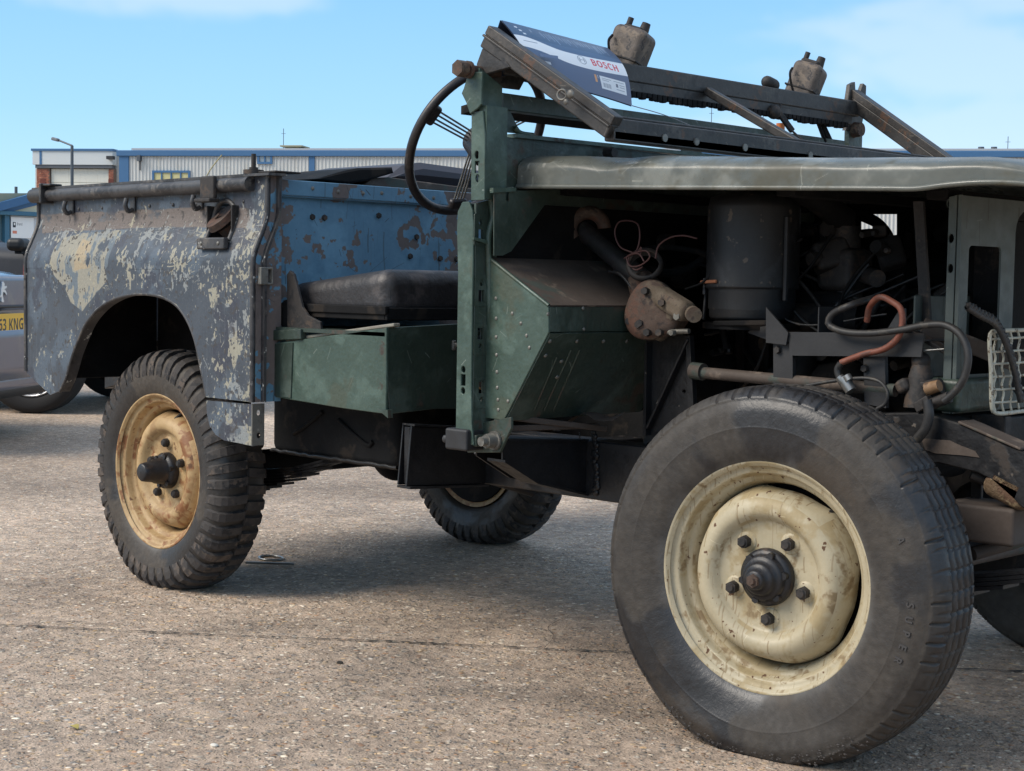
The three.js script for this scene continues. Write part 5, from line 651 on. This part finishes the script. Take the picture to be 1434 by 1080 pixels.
/* -- battery-tray bracket, pipes and hoses over the right rail -- */
{
  const z = .43, pz = l => xy(P(l, 'z', z));
  const b = part('tray_bracket', [prismZ(pz([[1104, 465], [1294, 467], [1290, 500], [1106, 498]]), z - .006, z), prismZ(pz([[1080, 480], [1107, 482], [1107, 548], [1080, 545]]), z - .02, z - .008), prismZ(pz([[1206, 500], [1236, 500], [1238, 572], [1208, 566]]), z - .02, z - .008), prismZ(pz([[1075, 430], [1106, 466], [1103, 483], [1075, 480]]), z + .001, z + .006), prismZ(pz([[1040, 459], [1076, 454], [1076, 480], [1062, 478], [1030, 466]]), z - .05, z - .044)], M.bracket, T);
  each('tray_back', [box(at(1090, 470, 'z', z).x, at(1290, 470, 'z', z).x, at(1150, 470, 'z', z).y - .004, at(1150, 470, 'z', z).y, z - .20, z - .006), box(at(1142, 470, 'z', z).x, at(1142, 470, 'z', z).x + .004, at(1150, 468, 'z', z).y, at(1150, 430, 'z', z).y, z - .1, z - .006)], M.bracket, b);
  part('tray_gusset', prismZ(pz([[1235, 465], [1253, 436], [1262, 432], [1262, 465]]), z - .02, z - .014), M.bracket, b); each('bracket_bolt', [[1090, 490], [1212, 516]].map(([px, py]) => bolt(at(px, py, 'z', z - .007), Z_, .009, .008)), M.iron, b);
  const pipe = (name, l, zz, r, m, host) => part(name, tube(l.map(([a, c, d]) => at(a, c, 'z', d ?? zz)), r, 8, 70), m, host);
  const hs = pipe('black_hose', [[1222, 418, .40], [1190, 428], [1165, 441], [1160, 453], [1176, 463], [1212, 467], [1262, 462], [1300, 455], [1326, 456], [1346, 470], [1356, 496], [1350, 530], [1334, 552], [1322, 562]], .455, .0076, M.hose, T);
  pipe('red_hose', [[1214, 450, .42], [1218, 430, .43], [1234, 416], [1250, 423], [1261, 432], [1264, 450], [1258, 472], [1240, 488], [1210, 496], [1178, 508]], .45, .0068, M.copper, T);
  const rh = pipe('brake_hose', [[1178, 508], [1173, 518], [1177, 532], [1182, 540]], .45, .0075, M.hose, T); part('hose_union', [cyl(at(1176, 529, 'z', .455), at(1182, 536, 'z', .455), .011, .009, 8), cyl(at(1186, 526, 'z', .455), at(1190, 533, 'z', .455), .009, .009, 8), cyl(at(1181, 530, 'z', .45), at(1192, 548, 'z', .45), .014, .012)], M.steel, rh);
  pipe('thin_pipe', [[1130, 540], [1165, 534], [1215, 530], [1234, 536], [1243, 550], [1240, 565], [1228, 573]], .45, .004, M.hose, T); pipe('drop_hose', [[1298, 560], [1301, 580], [1296, 600], [1284, 616]], .47, .0105, M.hose, T);
  // relay and linkage cluster
  const rc = part('steering_relay', [cyl(at(1290, 570, 'z', .40), at(1290, 528, 'z', .40), .036, .026, 18), cyl(at(1290, 528, 'z', .40), at(1290, 505, 'z', .40), .026, .016, 14), new THREE.SphereGeometry(.02, 12, 8).translate(...at(1290, 506, 'z', .40).toArray()), cyl(at(1300, 545, 'z', .42), at(1318, 540, 'z', .42), .018, .016, 14), beam(at(1258, 545, 'z', .42), at(1275, 536, 'z', .42), .03, .03, .01), beam(at(1262, 540, 'z', .41), at(1312, 538, 'z', .41), .03, .012), cyl(at(1300, 568, 'z', .44), at(1330, 556, 'z', .44), .012), beam(at(1284, 572, 'z', .44), at(1304, 560, 'z', .44), .02, .022)], M.iron, T);
  part('brass_union', cyl(at(1298, 545, 'z', .445), at(1316, 540, 'z', .445), .0135, .012, 12), surf({ rep: .1, base: [120, 92, 64], tone: 14, rough: .7, layers: [[[84, 64, 50], fEC, .55, .7]] }), rc);
  part('relay_rod', [cyl(at(972, 521, 'z', .41), at(1255, 547, 'z', .41), .0135), cyl(at(970, 519, 'z', .41), at(985, 521, 'z', .41), .02)], M.rustTop, T);
  const st = part('radiator_stay', [prismZ(xy(P([[1278, 282], [1292, 282], [1302, 450], [1288, 450]], 'z', .32)), .31, .318), beam(at(1262, 455, 'z', .38), at(1340, 500, 'z', .38), .03, .01)], M.iron, T); pipe('thin_pipe', [[1262, 490], [1290, 491], [1322, 489]], .42, .0022, M.steel, st);
  // inner wheel-arch plate with its drilled flange, leaning strut
  const ip = part('inner_wing_plate', [prismZ(xy(P([[905, 470], [968, 470], [972, 580], [900, 625], [905, 600]], 'z', .40)), .395, .40, [ovalH(at(958, 548, 'z', .4).x, at(958, 548, 'z', .4).y, .012, .009)]), prismZ(xy(P([[962, 470], [968, 470], [974, 590], [966, 590]], 'z', .41)), .40, .415), beam(at(966, 474, 'z', .41), at(908, 600, 'z', .41), .02, .008), prismZ(xy(P([[903, 480], [906, 480], [904, 610], [900, 610]], 'z', .42)), .40, .42)], M.chassis, T);
  // loose wiring
  const wl = (name, l, zz, r = .0022) => part(name, tube(l.map(([a, c]) => at(a, c, 'z', zz)), r, 5, 60), M.wire, T);
  wl('loose_wire', [[886, 354], [868, 345], [861, 325], [866, 312], [880, 309], [893, 314], [896, 330], [892, 350], [884, 358]], .47); wl('loose_wire', [[918, 362], [922, 345], [938, 333], [958, 330], [976, 334]], .47); wl('loose_wire', [[874, 362], [890, 354], [906, 352], [910, 360], [896, 372], [882, 372], [878, 360], [895, 356], [902, 366]], .475); wl('loose_wire', [[897, 357], [898, 346], [894, 352], [884, 356], [880, 366], [890, 378], [900, 374]], .472);
  each('wiring_loom', [tube([V(1.45, 1.0, .3), V(1.6, 1.02, .28), V(1.75, .98, .27), V(1.78, .86, .3), V(1.8, .78, .3)], .008, 6), tube([at(1000, 380, 'z', .4), at(985, 395, 'z', .4), at(960, 405, 'z', .38)], .003)], M.black, T);
}

/* -- steering -- */
{
  const hub = V(1.037, 1.30, .40), box0 = V(1.655, .915, .40), dir = hub.clone().sub(box0).normalize();
  const col = part('steering_column', [cyl(box0, hub.clone().addScaledVector(dir, -.04), .023, .023, 16), cyl(box0, box0.clone().addScaledVector(dir, .12), .028)], surf({ rep: .3, base: [34, 33, 32], tone: 7, rough: .6, layers: [[[50, 47, 44], fEC, .5, .7], [[44, 40, 40], fBC, .6, .7]] }), T);
  { const c = V(1.44, 0, 0), k = (1.44 - box0.x) / dir.x, p = box0.clone().addScaledVector(dir, k); part('column_boot', new THREE.TorusGeometry(.042, .017, 10, 24, Math.PI * 1.15).rotateZ(.1).rotateY(.9).translate(p.x + .0, p.y + .012, p.z), M.rust, col); part('column_lead', tube([p.clone().add(V(.1, -.09, .03)), p.clone().add(V(.15, -.1, .04)), p.clone().add(V(.22, -.17, .04))], .004), M.hose, col); }
  // the box: round side cover with bolts, tapering arm, top neck
  const c = at(912, 436, 'z', .47), n = V(.28, .05, .96).normalize(), q = new THREE.Quaternion().setFromUnitVectors(Z_, n);
  const cover = revolve([[.001, .014], [.05, .012], [.066, .006], [.070, -.004], [.070, -.02], [.055, -.024], [.052, -.10]], 40, (r, z, a) => [r * (1 + .06 * Math.cos(a * 3 + 1)), z]).applyQuaternion(q).translate(c.x, c.y, c.z);
  const sb = part('steering_box', [cover, beam(at(895, 382, 'z', .42), at(905, 425, 'z', .42), .05, .062, .018)], M.rust, T);
  part('box_arm', [beam(at(905, 402, 'z', .45), at(966, 440, 'z', .47), .05, .05, .018), beam(at(915, 470, 'z', .45), at(945, 428, 'z', .45), .04, .06, .018), cyl(at(968, 438, 'z', .45), at(972, 441, 'z', .49), .018)], surf({ rep: .2, base: [88, 77, 64], tone: 12, rough: .85, bump: .0016, layers: [[[88, 72, 60], fEC, .55, .68], [[66, 56, 50], fBC, .66, .76]] }), sb);
  each('cover_bolt', [[905, 408], [929, 424], [883, 450], [898, 453], [908, 466], [925, 466], [896, 455]].map(([px, py]) => bolt(at(px, py, 'z', .482), n, .010, .014)), M.iron, sb);
  each('arm_nut', [bolt(at(953, 443, 'z', .475), Z_, .011, .016), bolt(at(944, 466, 'z', .475), Z_, .008, .012), cyl(at(935, 465, 'z', .46), at(965, 464, 'z', .46), .006)], M.galv, sb);
  part('column_clamp', [revolve([[.034, .01], [.042, .012], [.044, 0], [.034, -.012]], 24).rotateY(.5).rotateX(-.6).translate(...at(903, 372, 'z', .44).toArray())], M.iron, sb);
  // wheel: thin rim, four wire-pair spokes, hub
  const sw = new THREE.Group(); sw.name = 'steering_wheel'; sw.position.copy(hub); sw.quaternion.setFromUnitVectors(Z_, dir); T.add(sw); const R = .213;
  const bl = surf({ rep: .2, base: [38, 34, 34], tone: 7, rough: .45, layers: [[[58, 52, 50], fEC, .55, .75]] }); part('rim', [new THREE.TorusGeometry(R, .0125, 12, 80)], bl, sw);
  part('hub', [cyl(V(0, 0, -.05), V(0, 0, .012), .05, .038, 24), cyl(V(0, 0, .012), V(0, 0, .022), .025, .018, 20)], bl, sw);
  for (const a of [6.03, 2.02, 4.02]) { const u = V(Math.cos(a), Math.sin(a), 0), w = V(-Math.sin(a), Math.cos(a), 0); part('spoke', [-.0165, -.006, .006, .0165].map(o => cyl(u.clone().multiplyScalar(.03).addScaledVector(w, o * .8), u.clone().multiplyScalar(R - .008).addScaledVector(w, o), .0026, .0026, 6)), M.galv, sw); part('spoke_boss', new RoundedBoxGeometry(.032, .055, .02, 3, .009).rotateZ(a).translate(u.x * (R - .02), u.y * (R - .02), 0), bl, sw); }
}

/* -- wheels -- */
function rubber(base, dust, seed, wetHi) {     // uv: u round the wheel, v from outer bead over the tread to the inner bead
  const w = 1024, h = 256, C = new Uint8Array(w * h * 4), Q = new Uint8Array(w * h * 4);
  for (let y = 0; y < h; y++) for (let x = 0; x < w; x++) {
    const v = y / h, i = (y * w + x) * 4, n = gs(NE, x / 2 + seed * 50, y / 2 + seed * 30) * .8 + gs(NC, x / 2, y / 2) * .2, f = g_(ND, x, y), s = gs(NB, x / 2, y + 99);
    let c = base.map(b => b + (f - .5) * 12 + (s - .5) * 8); const k = sm(wetHi - .03, wetHi + .07, n) * (.65 + .7 * gs(NC, x, y + 60) * .6); c = c.map((b, z) => mix(b, dust[z] + (f - .5) * 16, k * .8));
    const bl = sm(.085, .02, v + (gs(NC, x / 2, 40) - .5) * .04); c = c.map((b, z) => mix(b, [104, 104, 104][z], bl * .65));
    const br = sm(.62, .76, gs(NB, x / 2 + 300, y)); c = c.map((b, z) => mix(b, [66, 57, 48][z], br * .6));
    for (let z = 0; z < 3; z++) C[i + z] = Math.max(0, Math.min(255, c[z])); C[i + 3] = 255; const q = .42 + .3 * k; Q[i] = Q[i + 1] = Q[i + 2] = q * 255; Q[i + 3] = 255;
  }
  const bm = plainBump.clone(); bm.repeat.set(9, 2); return new THREE.MeshStandardMaterial({ map: tex(w, h, C, true), roughnessMap: tex(w, h, Q), roughness: 1, side: THREE.DoubleSide, bumpMap: bm, bumpScale: .0012 });
}
const rubF = rubber([34, 33, 34], [62, 56, 49], 1, .43), rubR = rubber([44, 41, 39], [74, 66, 57], 3, .46), nutMat = M.iron;
function makeWheel(kind, hubY) {
  const front = kind === 'front', wm = front ? M.cream : M.creamOld, w = new THREE.Group(); w.name = 'wheel'; T.add(w);
  const flat = p => { if (p.y < -hubY + .004) { p.y = Math.max(p.y, -hubY + .0005); } const k = sm(-hubY + .11, -hubY + .01, p.y); if (Math.abs(p.z) > .05) p.z += Math.sign(p.z) * .016 * k * sm(.05, .085, Math.abs(p.z)); };
  if (front) {
    const half = [[.222, .060], [.228, .074], [.236, .083], [.248, .089], [.264, .0932], [.280, .0952], [.296, .0963], [.2985, .0972], [.301, .0972], [.3035, .0963], [.318, .0958], [.330, .0948], [.338, .0934], [.350, .089], [.3545, .0855], [.357, .0875], [.361, .084], [.366, .0785], [.371, .072], [.375, .0655], [.3775, .059]];
    const tread = []; for (const gz of [.042, .0145, -.0145, -.042]) tread.push([.3792, gz + .0045], [.3735, gz + .003], [.3735, gz - .003], [.3792, gz - .0045], [.3805, gz - .0138]); tread.pop();
    const prof = [...half, ...tread, ...half.slice().reverse().map(([r, z]) => [r, -z])]; const n = 60 * 12;
    const ty = part('tyre', revolve(prof, n, (r, z, a, k) => { const ph = ((a / (Math.PI * 2) * 60) % 1 + 1) % 1, az = Math.abs(z); if (r > .3595 && az > .056 && az < .086) { if (ph < .07) return [r - .007, z * .97]; if (r > .37 && ph > .48 && ph < .56) return [r - .004, z]; } if (r > .37 && az < .056) { const zz = Math.abs((ph * 2 % 2) - 1) - .5; if (r > .378 && ph > .4 && ph < .5) return [r - .003, z + zz * .004]; return [r, z + zz * .0045]; } return [r, z]; }, flat), rubF, w, true);
    const tx = []; const put = (s, a0, r, sz, step) => [...s].forEach((ch, i) => { if (ch === ' ') return; const g = new TextGeometry(ch, { font, size: sz, depth: .0022, curveSegments: 2 }); g.center(); const a = a0 - i * step; g.rotateZ(a - Math.PI / 2).translate(Math.cos(a) * r, Math.sin(a) * r, .0965); tx.push(g); });
    put('SUPER', -.02, .320, .015, .085); put('A', .36, .318, .014, .08); part('raised_lettering', tx, plain([58, 56, 56], .7), w);
    { const rr = rng(61), g = []; for (let i = 0; i < 260; i++) { const a = -Math.PI / 2 + (rr() - .45) * 1.3, r = .34 + rr() * .035; const s = .0012 + rr() * rr() * .0042; const p = V(Math.cos(a) * r, Math.sin(a) * r, .088 + (.362 - r) * .4); flat(p); if (p.y < -hubY + .006) continue; g.push(new THREE.TetrahedronGeometry(s, 0).rotateX(rr() * 6).rotateY(rr() * 6).scale(1.3, .7, .4).translate(p.x, p.y, p.z)); } structure(part('rubber_shreds', g, plain([66, 62, 60], .9), w), 'stuff'); }
  } else {
    const half = [[.222, .060], [.228, .073], [.240, .082], [.262, .088], [.285, .089], [.305, .0865], [.325, .080], [.340, .070], [.349, .055], [.352, .03], [.353, 0]], prof = [...half, ...half.slice(0, -1).reverse().map(([r, z]) => [r, -z])];
    part('tyre', revolve(prof, 150, null, flat), rubR, w, true);
    // bars from the sidewall over the shoulder to the middle, staggered side to side
    const N = 46, g = [], path = [[.288, .0890, 0], [.304, .0905, .008], [.324, .087, .013], [.344, .0765, .016], [.3565, .062, .017], [.362, .043, .017], [.3645, .020, .016], [.3655, .002, .015]];
    for (let i = 0; i < N; i++) for (const s of [1, -1]) {
      const a0 = (i + (s > 0 ? 0 : .5)) / N * Math.PI * 2, pos = [], idx = []; const rr = rng(i * 7 + s + 3), jit = (rr() - .5) * .012;
      path.forEach(([r, z, hh], k) => { const sk = -.028 * (1 - k / 7) * 1.6 + jit, hw = (.0175 - .002 * (k < 2 ? 1 : 0)) / .36, base = r - hh - .004; for (const [da, q] of [[-hw, base], [-hw * .72, r], [hw * .72, r], [hw, base]]) { const a = a0 + sk + da, p = V(Math.cos(a) * q, Math.sin(a) * q, s * z); flat(p); pos.push(p.x, p.y, p.z); } });
      for (let k = 0; k < 7; k++) for (let j = 0; j < 3; j++) { const a = k * 4 + j, b = a + 4; s > 0 ? idx.push(a, a + 1, b, b, a + 1, b + 1) : idx.push(a, b, a + 1, b, b + 1, a + 1); } idx.push(28, 29, 30, 28, 30, 31);
      let q = new THREE.BufferGeometry(); q.setAttribute('position', new THREE.Float32BufferAttribute(pos, 3)); q.setIndex(idx); q = q.toNonIndexed(); q.computeVertexNormals(); q.setAttribute('uv', new THREE.Float32BufferAttribute(new Float32Array(q.attributes.position.count * 2), 2)); g.push(q);
    }
    part('tread_bars', g, surf({ rep: .25, base: [56, 52, 50], tone: 8, rough: .8, bump: .0008, layers: [[[84, 74, 66], fEC, .5, .7], [[36, 35, 36], fBC, .62, .72]] }), w);
  }
  const rim = part('rim', [revolve([[.205, .05], [.215, .062], [.222, .070], [.2275, .0765], [.2318, .0785], [.2335, .075], [.231, .0715], [.2265, .0680], [.2205, .0625], [.2150, .0605], [.2095, .0600], [.2065, .056], [.2040, .045], [.2015, .0385], [.1975, .0365], [.191, .033], [.186, .022], [.182, .004], [.179, -.03], [.179, -.06], [.22, -.072]].slice(2), 96)], wm, w);
  part('disc', [revolve([[.181, .006], [.1775, .019], [.171, .034], [.160, .048], [.146, .0565], [.134, .0575], [.125, .054], [.1175, .046], [.1125, .0385], [.107, .0345], [.09, .0325], [.052, .0325]].map(([r, z]) => [r, z + (front ? .018 * sm(.19, .165, r) : 0)]), 96, (r, z, a, k) => { const l = sm(.55, .95, Math.abs(Math.cos(2 * a + .5))); return k < 4 ? [r - .010 * l * (4 - k) / 4, z - (k < 2 ? .004 * l : 0)] : [r, z]; })], wm, rim);
  part('brake_drum', [revolve([[.1785, -.035], [.166, -.035], [.166, -.03], [.05, .006], [.15, .0], [.165, -.02], [.165, -.06]], 48)], M.black, w);
  part('brake_backplate', [revolve([[.05, -.074], [.200, -.074], [.204, -.070], [.178, -.04]], 48)], M.black, w);
  const off = front ? 1.0 : .35, nr = .0835, DZ = front ? .046 : .028;
  for (let i = 0; i < 5; i++) { const a = off + i * Math.PI * 2 / 5, x = Math.cos(a) * nr, y = Math.sin(a) * nr; part('nut_seat', revolve([[.0225, .0045], [.019, .0085], [.012, .0092]], 16).translate(x, y, DZ), wm, rim); part('wheel_nut', [cyl(V(x, y, .007 + DZ), V(x, y, .024 + DZ), .0135, .0125, 6), cyl(V(x, y, .023 + DZ), V(x, y, .028 + DZ), .0105, .0075, 10)], nutMat, w); }
  part('hub', [revolve(front ? [[.056, .002], [.058, .010], [.057, .020], [.050, .024], [.046, .0245], [.0455, .034], [.040, .038], [.034, .0385], [.032, .048], [.028, .052], [.021, .053], [.0195, .064], [.016, .068], [.001, .069]] : [[.052, .002], [.055, .008], [.054, .024], [.046, .030], [.040, .031], [.037, .056], [.033, .062], [.030, .082], [.027, .098], [.022, .103], [.001, .104]], 40).translate(0, 0, DZ)], M.hubBlack, w);
  for (let i = 0; i < 6; i++) { const a = i * Math.PI / 3 + .2, x = Math.cos(a) * .047, y = Math.sin(a) * .047; part('hub_bolt', cyl(V(x, y, .018 + DZ), V(x, y, .034 + DZ), .0085, .008, 6), M.hubBlack, w); }
  if (front) part('axle_nut', [cyl(V(0, 0, .066 + DZ), V(0, 0, .074 + DZ), .0145, .0135, 6), cyl(V(0, 0, .074 + DZ), V(0, 0, .079 + DZ), .008, .007, 6)], M.rust, w);
  { const a = front ? .88 : 1.35, u = V(Math.cos(a), Math.sin(a), 0); part('valve', [cyl(u.clone().multiplyScalar(.178).add(V(0, 0, .012)), u.clone().multiplyScalar(.160).add(V(0, 0, .036)), .0055, .005, 10), cyl(u.clone().multiplyScalar(.160).add(V(0, 0, .036)), u.clone().multiplyScalar(.155).add(V(0, 0, .043)), .0038, .0038, 8)], M.hose, w); }
  return w;
}
{
  const fw = makeWheel('front', .353); fw.position.set(2.235, .353, .664); fw.rotation.y = .118;
  const fl = fw.clone(); fl.position.set(2.235, .353, -.654); fl.rotation.y = Math.PI + .118; T.add(fl);
  const rw = makeWheel('rear', .348); rw.position.set(0, .348, .645);
  const rl = rw.clone(); rl.position.set(0, .348, -.645); rl.rotation.y = Math.PI; T.add(rl);
}

/* ------------------------------------------------------------------ loose things */
{
  // folded cardboard sleeve astride the windscreen's lower bar: printed leaf, back leaf, torn tab
  const c = document.createElement('canvas'); c.width = 1536; c.height = 832; const g = c.getContext('2d'), w = c.width, h = c.height;
  g.fillStyle = '#3d5170'; g.fillRect(0, 0, w, h); g.fillStyle = '#2f4361'; g.fillRect(0, 0, w, 250);
  g.fillStyle = '#d9dcdf'; g.beginPath(); g.moveTo(0, 236); g.bezierCurveTo(260, 190, 380, 330, 640, 350); g.bezierCurveTo(980, 372, 1260, 330, w, 318); g.lineTo(w, 500); g.bezierCurveTo(1250, 520, 900, 560, 620, 520); g.bezierCurveTo(420, 490, 300, 400, 0, 400); g.fill();
  g.fillStyle = '#c8202c'; g.font = 'bold 132px sans-serif'; g.fillText('BOSCH', 985, 470);
  g.strokeStyle = '#7c828c'; g.lineWidth = 9; g.beginPath(); g.arc(850, 424, 58, 0, 7); g.stroke(); g.lineWidth = 8; g.beginPath(); g.arc(850, 424, 40, -.75, .75); g.stroke(); g.beginPath(); g.arc(850, 424, 40, Math.PI - .75, Math.PI + .75); g.stroke(); g.beginPath(); g.moveTo(822, 392); g.lineTo(822, 456); g.moveTo(878, 392); g.lineTo(878, 456); g.moveTo(822, 424); g.lineTo(878, 424); g.stroke();
  const rr = rng(15); g.fillStyle = 'rgba(170,182,200,.6)'; for (let i = 0; i < 22; i++) { const x = 470 + i * 44 + rr() * 14, hh = 70 + rr() * 100; g.fillRect(x, 50 + rr() * 24, 8 + rr() * 6, hh); if (i % 3 === 0) g.fillRect(x - 14, 70, 6, hh * .6); } g.fillRect(330, 60, 16, 44);
  g.fillStyle = '#c6ccd4'; for (const [x, y] of [[120, 60], [150, 110], [176, 158]]) g.fillRect(x, y, 40, 26);
  g.fillStyle = 'rgba(120,126,140,.9)'; g.fillRect(90, 300, 190, 12); g.fillStyle = '#c6ccd4'; g.fillRect(240, 560, 80, 34);
  g.fillStyle = '#d4d6d8'; g.fillRect(1040, 590, 420, 150); g.fillStyle = '#5a6170'; for (let i = 0; i < 15; i++) g.fillRect(1070 + i * 9, 668, 2 + (i * 7 % 5), 50); g.fillRect(1290, 640, 36, 40); g.fillStyle = '#8a909a'; for (const [x, y, l] of [[1070, 612, 150], [1070, 632, 110], [1260, 612, 170], [1350, 644, 90], [1350, 668, 90], [1290, 700, 140]]) g.fillRect(x, y, l, 8);
  g.fillStyle = '#c98a52'; g.fillRect(955, 590, 34, 90); g.fillStyle = '#b9bec6'; g.fillRect(1005, 590, 8, 40);
  const t = new THREE.CanvasTexture(c); t.colorSpace = THREE.SRGBColorSpace; const cm = new THREE.MeshPhysicalMaterial({ map: t, roughness: .38, clearcoat: .35, clearcoatRoughness: .3 }), back = plain([58, 66, 84], .55);
  const TL = at(702, 28, 'x', 1.44), TR = at(851, 67, 'x', 1.44), BR = at(885, 148, 'x', 1.56), BL = TL.clone().add(V(.122, -.148, .004));
  const leafPt = (u, v) => { const a = TL.clone().lerp(TR, u), b = BL.clone().lerp(BR, u), p = a.lerp(b, v), bow = Math.sin(v * Math.PI) * (.012 + .012 * u) + Math.sin(u * Math.PI) * .006 * v; p.x += bow * .8; p.y += bow * .55; return p; };
  const s = thing('cardboard_sleeve', 'folded blue and white printed cardboard sleeve lying over the windscreen frame', 'cardboard');
  const gr = gridGeo(40, 24, (u, v) => leafPt(u, v)); { const uv = gr.attributes.uv; for (let i = 0; i < uv.count; i++) uv.setY(i, 1 - uv.getY(i)); } part('printed_leaf', gr, cm, s, true);
  part('inner_face', gridGeo(40, 24, (u, v) => leafPt(u, v).add(V(-.0018, -.0024, 0))), back, s);
  part('back_leaf', gridGeo(20, 10, (u, v) => { const a = TL.clone().lerp(TR, u), p = a.clone().add(V(-.055 * v, -.115 * v, 0)); p.x -= .004; return p; }), back, s);
  part('torn_tab', gridGeo(6, 3, (u, v) => leafPt(.12 + u * .13, .60 + v * .12).add(V(.004 + .012 * u, .004 + .01 * v, .01 * v))), plain([60, 78, 108], .5), s);
  part('loose_string', tube([BR.clone(), BR.clone().add(V(.05, -.02, -.06)), BR.clone().add(V(.08, -.045, -.14))], .0012, 5), plain([120, 120, 124], .8), s);
}
{
  // two old seat-back squabs thrown on the tub's front rail
  const a = P([[432, 251], [470, 240], [490, 236], [538, 235], [540, 243], [502, 254], [476, 258]], 'x', .56);
  const ng = prismX(zy(a), .34, .60, [], .006); const sq = part('seat_back_squab', ng.rotateZ(0), M.black); tag(sq, 'thin black curved squab lying on the blue tub panel', 'cushion');
  const b = P([[548, 250], [572, 231], [596, 227], [640, 233], [690, 240], [690, 262], [640, 259], [590, 254]], 'x', .45), g2 = prismX(zy(b), -.05, .44, [], .02); const s2 = part('seat_back_squab', g2, plain([62, 62, 70], .65)); tag(s2, 'thick grey padded squab behind the steering wheel', 'cushion');
  const c = P([[506, 262], [520, 250], [545, 248], [650, 262], [690, 268], [690, 274], [600, 266]], 'x', .58); const bd = part('loose_board', prismX(zy(c), .2, .58, [], .003), M.rustTop); tag(bd, 'weathered brown board under the two black and grey squabs', 'board');
}
{
  const p = at(379, 779, 'y', .01); tag(part('metal_ring', new THREE.TorusGeometry(.045, .004, 8, 40).rotateX(Math.PI / 2).scale(1, 1, .8).translate(p.x, .004, p.z), M.steel), 'small bright metal ring lying behind the rear wheel', 'ring');
  const a = at(344, 788, 'y', .008), b = at(412, 790, 'y', .008); tag(part('flat_bar', beam(a, b, .014, .007), M.galv), 'grey flat bar lying by the metal ring', 'bar');
  const stone = (name, px, py, r, m, label, flat = .5) => { const q = at(px, py, 'y', r * flat * .6), rr = rng(px * 13 + py), g = new THREE.IcosahedronGeometry(r, 2), pp = g.attributes.position; for (let i = 0; i < pp.count; i++) { const n = 1 + .25 * (g_(NB, Math.floor((pp.getX(i) / r + 2) * 60 + px), Math.floor((pp.getZ(i) / r + pp.getY(i) / r + 3) * 60)) - .5); pp.setXYZ(i, pp.getX(i) * n * 1.3, pp.getY(i) * n * flat, pp.getZ(i) * n); } g.computeVertexNormals(); const o = part(name, g.translate(q.x, r * flat * .7, q.z), m); tag(o, label, name.includes('leaf') ? 'leaf' : 'stone'); };
  stone('pebble', 300, 1044, .007, plain([204, 198, 186], .8), 'pale flat pebble in the open concrete before the rear wheel'); stone('dirt_clod', 476, 928, .007, plain([44, 40, 36], .95), 'dark clod of dirt just before the slab joint');
  const lp = at(104, 1020, 'y', .002); tag(part('fallen_leaf', gridGeo(8, 6, (u, v) => V(lp.x + (u - .5) * .03, .003 + .006 * Math.sin(u * 3.1), lp.z + (v - .5) * .018 * Math.sin(u * Math.PI) + .0001)), plain([176, 158, 88], .8)), 'small crumpled yellow leaf on the concrete', 'leaf');
}

renderer.render(scene, camera);
